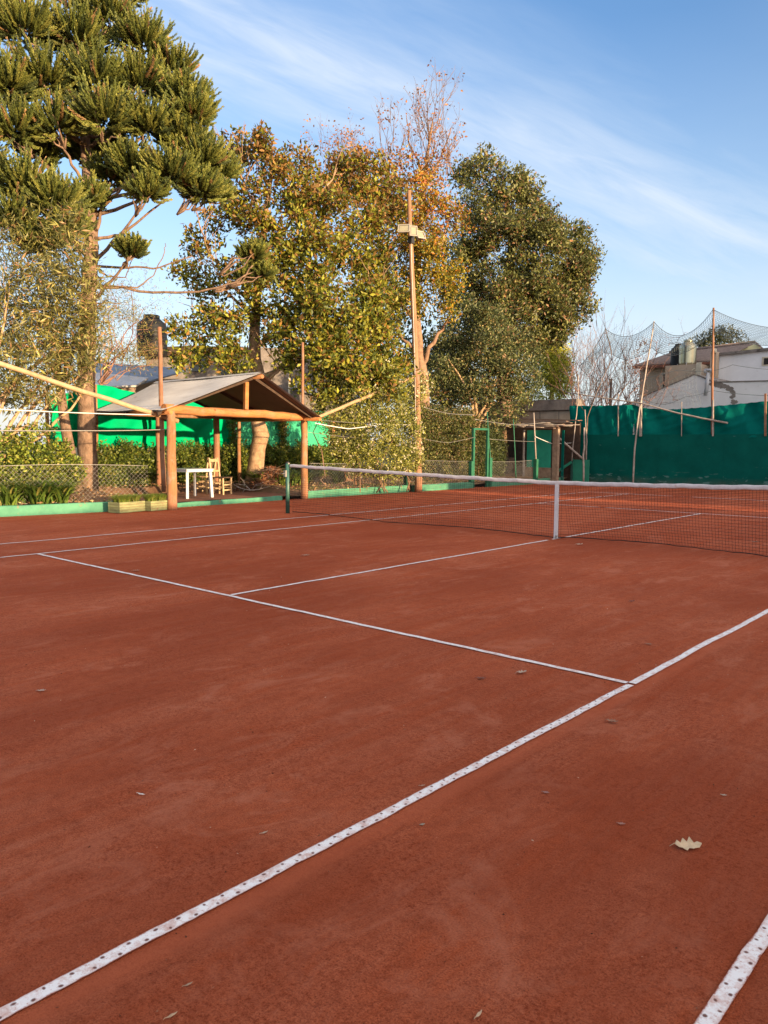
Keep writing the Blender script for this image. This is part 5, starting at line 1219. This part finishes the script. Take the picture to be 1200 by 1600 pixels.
h2 = thing('white_house', tuple(PY(1150, 680, 28)), 'taller white house with a small square window at the right edge', 'house')
P = [Vector(PY(u, v, 28)) for u, v in ((1119, 556), (1200, 546), (1360, 530))]
P = [Vector((P[0].x, 28, 0))]+P+[Vector((P[-1].x, 28, 0))]
MB().prism(P, (0, 8, 0)).build('wall', 'whitewall', h2)
MB().beam(P[1]+Vector((0, -.05, .04)), P[3]+Vector((0, .0, .04)), .2, .12).build('coping', 'block', h2)
A = PY(1191, 558, 28); B = PY(1207, 571, 28)
w = MB().box((A[0], 27.97, B[2]), (B[0], 27.995, A[2])).build('window', 'frame', h2)
MB().box((A[0]+.09, 27.955, B[2]+.06), (B[0]-.04, 27.968, A[2]-.06)).build('pane', 'glass', w)
A = PY(1112, 560, 27.7); MB().box((A[0], 27.5, 0), (A[0]+.28, 27.9, A[2]+.3), jit=.01).build('corner_pillar', 'tanwall', h2)
MB().tube([PY(1113, 548, 27.4), PY(1119, 548, 27.4)], .1, 8).build('pipe_elbow', 'frame', h2)

h3 = thing('tan_house', tuple(PY(1040, 680, 31)), 'tan house with a tiled roof and a dark narrow window behind the white gable', 'house')
P = [Vector(PY(u, v, 31)) for u, v in ((1000, 574), (1115, 566))]
P = [Vector((P[0].x, 31, 0))]+P+[Vector((P[-1].x, 31, 0))]
MB().prism(P, (0, 6, 0)).build('wall', 'tanwall', h3)
# parapet box in front carrying the tanks
A = PY(1050, 571, 29.6); B = PY(1093, 571, 29.6)
MB().box((A[0]-.35, 29.6, 0), (B[0], 30.9, A[2])).build('parapet', 'tanwall', h3)
MB().box((B[0]-.14, 29.52, 0), (B[0]+.10, 29.6, A[2]+.06)).build('pillar', 'frame', h3)
A = PY(1033, 583, 31); B = PY(1047, 616, 31)
w = MB().box((A[0]-.06, 30.94, B[2]), (B[0], 30.99, A[2]+.03)).build('window', 'frame', h3)
MB().box((A[0]+.16, 30.925, B[2]), (B[0]-.04, 30.938, A[2]-.08)).build('pane', 'glass', w)
e0 = Vector(PY(988, 572, 30.6)); e1 = Vector(PY(1125, 563, 30.6)); r0 = Vector(PY(1046, 552, 33.5)); r1 = Vector(PY(1180, 536, 33.5))
mb = MB(); mb.grid(lambda a, b: (e0.lerp(e1, a)).lerp(r0.lerp(r1, a), b)+Vector((0, 0, .035*abs(math.sin(a*PI*34)))), 136, 10); ro = mb.build('roof', 'tile', h3)
mo = ro.modifiers.new('thick', 'SOLIDIFY'); mo.thickness = .05; mo.offset = -1
MB().beam(e0+Vector((0, -.02, -.10)), e1+Vector((0, -.02, -.10)), .05, .14).build('fascia', 'eave', h3)
MB().tube([r0+Vector((0, 0, .05)), r1+Vector((0, 0, .05))], .09, 8).build('ridge', 'tile', h3)
g1 = [Vector(PY(u, v, 32.9)) for u, v in ((1150, 549), (1181, 537), (1192, 549))]; MB().prism(g1, (0, .2, 0)).build('yellow_gable', 'yellowwall', h3)
g2 = [Vector(PY(u, v, 32.8)) for u, v in ((1181, 535), (1186, 541), (1196, 549))]; MB().beam(g2[0], g2[2], .3, .06).build('verge', 'tile', h3)

# water tanks
def tank(c, r, h, mat, label, flare=True):
    t = thing('water_tank', tuple(c), label, 'water tank', 'rooftop water tanks')
    prof = [(r*.96, 0), (r, .03*h)]
    for i in range(1, 8): prof += [(r, h*.72*i/8-.012), (r*1.012, h*.72*i/8), (r, h*.72*i/8+.012)] if flare else [(r, h*.72*i/8)]
    prof += [(r, h*.72), (r*.93, h*.79), (r*.62, h*.89), (r*.60, h*.90)]
    MB().lathe(c, prof, 32).build('barrel', mat, t)
    MB().lathe((c[0], c[1], c[2]+h*.90), [(r*.52, 0), (r*.54, .015), (r*.54, h*.09), (r*.48, h*.10)], 24).build('lid', mat, t)
    MB().tube([(c[0]+r*.3, c[1]-r*.98, c[2]+.1), (c[0]+r*.3, c[1]-r*1.15, c[2]+.1), (c[0]+r*.3, c[1]-r*1.15, c[2]-.3)], .03, 6).build('outlet_pipe', 'wire', t)
c = PY(1074, 571, 30.2); tank(c, .43, 1.32, 'tanksteel', 'shiny steel water tank on the parapet of the tan house', False)
c2 = PY(1062, 571, 30.9); tank((c2[0], 30.75, c[2]), .42, 1.22, 'tankblack', 'dark water tank half hidden behind the shiny steel one', False)
c = PD(238, 556, 36); tank(c, .68, 1.85, 'tankblack', 'large black water tank above the pavilion roof on the left')

# ------------------------------------------------------------------ buildings behind the tarps (left)
def pdb(u, v, d): return Vector(PD(u, v, d))
hb = thing('block_building', tuple(pdb(360, 700, 37)), 'weathered concrete block building carrying the black water tank', 'building')
A = pdb(228, 552, 36.6); B = pdb(560, 552, 36.6); tdir = (B-A); tdir.z = 0; L_ = tdir.length; tdir.normalize(); back = Vector((-tdir.y, tdir.x, 0))
if back.dot(Vector(_f)) < 0: back = -back
P = [Vector((A.x, A.y, 0)), A, A+tdir*L_*.28+Vector((0, 0, .35)), B+Vector((0, 0, .15)), Vector((B.x, B.y, 0))]
MB().prism(P, back*5).build('wall', 'block', hb)
for k, (u0, v0, u1, v1) in enumerate(((300, 558, 322, 580), (345, 560, 360, 584))):
    a_ = pdb(u0, v0, 36.5); b_ = pdb(u1, v1, 36.5); w = MB().prism([a_, Vector((b_.x, b_.y, a_.z)), b_, Vector((a_.x, a_.y, b_.z))], back*.05).build('window', 'glass', hb)
a_ = pdb(236, 545, 36.3); MB().prism([pdb(256, 542, 36.3), pdb(300, 540, 36.3), pdb(300, 556, 36.3), pdb(256, 556, 36.3)], back*.08).build('board_fascia', 'darkwood', hb)
hs = thing('metal_roofed_shed', tuple(pdb(200, 700, 30)), 'low shed with a bluish metal roof behind the green tarps', 'shed')
def slab(pts, th, name, mat, parent): return MB().prism([Vector(p) for p in pts], (0, 0, -th)).build(name, mat, parent)
slab([pdb(120, 590, 27), pdb(215, 600, 27), pdb(300, 576, 33), pdb(150, 566, 33)], .06, 'roof', 'bluesteel', hs)
slab([pdb(148, 604, 25), pdb(212, 602, 25), pdb(232, 590, 28), pdb(150, 582, 28)], .06, 'lean_to_roof', 'metalroof', hs)
a_ = pdb(120, 592, 27.2); b_ = pdb(300, 592, 31); MB().prism([(a_.x, a_.y, 0), a_, b_, (b_.x, b_.y, 0)], back*.2).build('wall', 'tanwall', hs)
a_ = pdb(148, 606, 25.1); b_ = pdb(210, 606, 25.1); MB().prism([(a_.x, a_.y, 0), a_, b_, (b_.x, b_.y, 0)], back*.15).build('brick_wall', 'rubble', hs)
hr = thing('corrugated_shed', tuple(pdb(500, 700, 30)), 'grey corrugated shed glimpsed right of the pavilion roof', 'shed')
slab([pdb(455, 606, 33), pdb(560, 632, 33), pdb(575, 606, 38), pdb(470, 588, 38)], .06, 'roof', 'bluesteel', hr)
a_ = pdb(455, 608, 33.2); b_ = pdb(560, 634, 33.2); MB().prism([(a_.x, a_.y, 0), a_, b_, (b_.x, b_.y, 0)], back*.2).build('wall', 'block', hr)
a_ = pdb(452, 584, 34); MB().tube([(a_.x, a_.y, 0), a_], .05, 8).build('vent_pipe', 'frame', hr)

# ------------------------------------------------------------------ unseen shade casters added on the right: a low wall and a house
bwl = thing('shade_wall', (11.7, -24, 0), 'unseen low wall added right of the court to cast its shade', 'wall')
def seg(y0, y1, h):
    n = max(2, int((y1-y0)/.5)); pts = [(11.7, y0, -.05)]+[(11.7, y0+(y1-y0)*i/n, h+random.uniform(-.03, .03)) for i in range(n+1)]+[(11.7, y1, -.05)]
    MB().prism(pts, (.2, 0, 0)).build('wall_section', 'tanwall', bwl)
seg(-24, .6, 1.98); seg(.6, 1.9, 2.55); seg(1.9, 7.3, 2.02); seg(7.3, 8.45, .85); seg(8.45, 14.8, 2.25); seg(14.8, 19, 3.9)  # heights shaped for the shade; the low section lets a sun streak through
nh = thing('shade_house', (15, 17, 0), 'unseen two-storey house added to shade the far end of the court', 'house')
MB().box((14, 19, 0), (24, 50, 7.2)).build('wall', 'tanwall', nh)  # added block that shades the back wall and the houses behind it
MB().prism([(13.6, 18.6, 7.2), (24.4, 18.6, 7.2), (19, 18.6, 9.6)], (0, 31.8, 0)).build('roof', 'tile', nh)
for y in (22, 28, 34):
    for z in (1.2, 4.2):
        w = MB().box((13.96, y, z), (14.0-.002, y+1.4, z+1.3)).build('window', 'frame', nh); MB().box((13.95, y+.08, z+.08), (13.958, y+1.32, z+1.22)).build('pane', 'glass', w)

# ------------------------------------------------------------------ fallen leaves and grit
def oak(u, v, size, rz, col, label, curl=.3, kind='oak', tilt=0):
    p = PZ(u, v, .0); rng = random.Random(u*7+v)
    n = 8; outline = []
    half = []
    for i in range(n+1):
        t = i/n
        w = math.sin(PI*min(1, t*1.02))**.7*.26*(1+.35*(1 if i % 2 else -1)*(0 < i < n)) if kind == 'oak' else math.sin(PI*t)**.9*.13
        half.append((t, max(.012, w)))
    mb = MB(); V = []
    def Z(t, w): return size*(.07+curl*(1.6*w*w+.45*(t-.45)**2*1.3)+.02*math.sin(t*14)+.015*rng.random())
    R = Matrix.Rotation(rz, 3, 'Z') @ Matrix.Rotation(tilt, 3, 'X')
    rows_ = []
    for t, w in half:
        row = []
        for s in (-1, -.5, 0, .5, 1):
            q = R @ Vector(((t-.5)*size, s*w*size*(1+.1*rng.uniform(-1, 1)), 0)); row.append((p[0]+q.x, p[1]+q.y, .004+q.z*.6+Z(t, s*w)))
        rows_.append(row)
    for r_ in rows_: mb.v += r_
    for i in range(n):
        for k in range(4): a = i*5+k; mb.f.append((a, a+5, a+6, a+1)); mb.sm.append(True)
    q0 = R @ Vector((-.5*size, 0, 0)); q1 = R @ Vector((-.68*size, .03*size, 0)); mb.tube([(p[0]+q0.x, p[1]+q0.y, .006+Z(0, 0)), (p[0]+q1.x, p[1]+q1.y, .006)], .0012, 4)
    nm = 'leafmat_%d' % (int(col[0]*100)*10000+int(col[1]*100)*100+int(col[2]*100))
    if nm not in M: M[nm] = simple('fallen_leaf_'+str(len(M)), col, tuple(x*.72 for x in col), 60, .75, .4, 200, .001)
    o = mb.build('fallen_leaf', nm, loc=(float(p[0]), float(p[1]), 0)); md_ = o.modifiers.new('t', 'SOLIDIFY'); md_.thickness = .0008
    return tag(o, label, 'leaf', 'dry leaves fallen on the clay')
PALE = (.62, .47, .30); BRN = (.30, .16, .10); RED = (.20, .075, .05)
oak(1075, 1326, .098, math.radians(38), PALE, 'pale lobed dry leaf nearest the camera, in the alley between the right sidelines', .55, 'oak', .45)
oak(957, 1130, .062, math.radians(12), BRN, 'curled brown leaf just right of the nailed sideline tape', .9)
oak(815, 1053, .070, math.radians(60), (.48, .36, .27), 'pale curled leaf between the service line and the nailed sideline', .9)
oak(752, 1062, .060, math.radians(20), RED, 'dark red-brown leaf beside the pale curled leaf', .7)
oak(987, 941, .07, math.radians(70), RED, 'small reddish leaf far up the service box, near the right sideline', .6)
oak(1014, 1008, .05, math.radians(10), BRN, 'small brown leaf just above the right sideline beyond the service line', .6)
oak(748, 1588, .034, math.radians(95), (.55, .38, .24), 'narrow tan seed leaf at the bottom centre of the court', .3, 'thin')
oak(268, 1590, .034, math.radians(85), (.50, .33, .20), 'narrow tan seed leaf at the bottom left corner', .3, 'thin')
oak(294, 1541, .026, math.radians(80), (.42, .27, .17), 'short tan leaf sliver below the nailed sideline at bottom left', .3, 'thin')
oak(413, 1303, .032, math.radians(80), (.50, .37, .26), 'tan leaf sliver on the open clay left of the nailed sideline', .3, 'thin')
oak(221, 1243, .04, math.radians(20), (.70, .62, .55), 'whitish leaf sliver alone on the left part of the clay', .3, 'thin')
oak(660, 1229, .026, math.radians(60), (.50, .35, .25), 'tiny tan sliver just left of the nailed sideline at mid frame', .3, 'thin')
oak(660, 1290, .022, math.radians(70), (.32, .27, .20), 'tiny greyish leaf bit just right of the nailed sideline', .3)
oak(1131, 1244, .022, math.radians(30), (.50, .40, .30), 'tiny pale leaf bit above the pale lobed leaf at the right', .3)
oak(971, 1289, .03, math.radians(30), (.38, .18, .13), 'flat reddish leaf bit left of the pale lobed leaf', .2)
oak(65, 1081, .05, math.radians(50), (.48, .36, .29), 'small greyish leaf near the left edge of the open clay', .6)
oak(213, 893, .09, math.radians(50), (.40, .22, .15), 'small brown leaf beyond the left end of the service line', .6)
oak(853, 1240, .03, math.radians(20), (.34, .17, .14), 'small mauve-brown leaf bit in the alley, mid distance', .3)
oak(478, 869, .10, math.radians(50), (.50, .33, .24), 'small pale leaf in the middle of the left service box', .6)
oak(905, 852, .12, math.radians(60), (.60, .45, .34), 'small pale leaf on the clay under the net, right of the centre strap', .6)
oak(1180, 848, .12, math.radians(10), (.50, .33, .25), 'small pale leaf close to the net at the right edge', .6)
rng = np.random.default_rng(70); n = 6000
X = rng.uniform(-8, 8, n); Y = -11.5+rng.random(n)**1.6*16
Q = np.stack([X, Y, np.full(n, .002)], 1); sz = rng.uniform(.002, .008, n)
o = leaf_object('grit', Q, rng.normal(size=(n, 3))*np.array([1, 1, .3]), sz*1.6, sz, palette(n, [(.55, .36, .26), (.30, .12, .07), (.14, .05, .03)], [1, 4, 4], .2, rng), 'drymat', fold=.4); tag(o, kind='stuff')

# ------------------------------------------------------------------ LIGHT AND SKY
SUN_EL = math.radians(5.3); HEAD = math.radians(-87)          # heading the light travels, measured from +Y towards +X
sd_ = Vector((math.sin(HEAD)*math.cos(SUN_EL), math.cos(HEAD)*math.cos(SUN_EL), -math.sin(SUN_EL)))
su = bpy.data.lights.new('sun', 'SUN'); su.energy = 4.8; su.angle = math.radians(.55); su.color = (1, .70, .40)
so = bpy.data.objects.new('sun', su); COL.objects.link(so); so.rotation_euler = sd_.to_track_quat('-Z', 'Y').to_euler()
w = bpy.data.worlds.new('World'); sc.world = w; w.use_nodes = True; nt = w.node_tree; bg = nt.nodes['Background']
sk = N(nt, 'ShaderNodeTexSky', sky_type='NISHITA'); sk.sun_disc = False; sk.sun_elevation = SUN_EL
tosun = -sd_; sk.sun_rotation = math.atan2(tosun.x, tosun.y); sk.altitude = 20; sk.air_density = 1.0; sk.dust_density = .6; sk.ozone_density = 1.6
dirv = N(nt, 'ShaderNodeTexCoord').outputs['Generated']
def dot(vec):
    d = N(nt, 'ShaderNodeVectorMath', operation='DOT_PRODUCT'); nt.links.new(dirv, d.inputs[0]); d.inputs[1].default_value = tuple(float(x) for x in vec); return d.outputs['Value']
r1_ = nrm(ray(330, 30)); r2_ = nrm(ray(1200, 400)); nb = nrm(np.cross(r1_, r2_)); al = nrm(r2_-r1_); ot = np.cross(nb, al)
if nb[2] < 0: nb = -nb
cmb = N(nt, 'ShaderNodeCombineXYZ')
for i, (vv, sc_) in enumerate(((al, 1.3), (nb, 7.5), (ot, 1.3))):
    nt.links.new(math_(nt, 'MULTIPLY', dot(vv), sc_), cmb.inputs[i])
st = noise(nt, cmb.outputs[0], 1.6, 6, .55, .3); fine = noise(nt, cmb.outputs[0], 5, 6, .6, .4)
dn = math_(nt, 'ADD', dot(nb), math_(nt, 'MULTIPLY', math_(nt, 'SUBTRACT', st, .5), .10))
bandm = ramp(nt, math_(nt, 'ADD', math_(nt, 'MULTIPLY', dn, 2.2), .5), [(.20, .0), (.38, .62), (.52, .85), (.66, .30), (.84, 0)])
wisp = math_(nt, 'MULTIPLY', ramp(nt, fine, [(.25, .35), (.7, 1)]), bandm)
sepz = N(nt, 'ShaderNodeSeparateXYZ'); nt.links.new(dirv, sepz.inputs[0])
hz = ramp(nt, sepz.outputs['Z'], [(.0, .92), (.12, .75), (.30, .22), (.45, 0)])
lowc = math_(nt, 'MULTIPLY', hz, ramp(nt, noise(nt, mapped(nt, dirv, 1, 1, 3.5), 2.3, 6, .6), [(.30, .7), (.65, 1)]))
cl = math_(nt, 'MAXIMUM', wisp, lowc, True)
SKYC = (3.5, 5.2, 8.2)
hs_ = N(nt, 'ShaderNodeHueSaturation'); hs_.inputs['Saturation'].default_value = 1.2; hs_.inputs['Value'].default_value = 1.0; nt.links.new(sk.outputs[0], hs_.inputs['Color'])
CLOUD = (2.15, 2.4, 2.75)
skyc = mixc(nt, cl, mixc(nt, 1.0, hs_.outputs[0], (1.0, .97, 1.18), 'MULTIPLY'), CLOUD)
# warm fill glow added to the unseen sky to raise the ambient light
fill_lobe = math_(nt, 'POWER', math_(nt, 'MAXIMUM', dot((.7, -.1, .7)), 0.0), 1.5)
lc = mixc(nt, fill_lobe, (0, 0, 0), (4.3, 3.35, 2.1))
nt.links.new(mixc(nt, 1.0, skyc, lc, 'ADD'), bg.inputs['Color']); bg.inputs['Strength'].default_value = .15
sc.view_settings.view_transform = 'Standard'; sc.view_settings.look = 'None'; sc.view_settings.exposure = 1.36; sc.view_settings.gamma = 1
sc.render.engine = 'CYCLES'; sc.cycles.max_bounces = 8; sc.cycles.transparent_max_bounces = 8
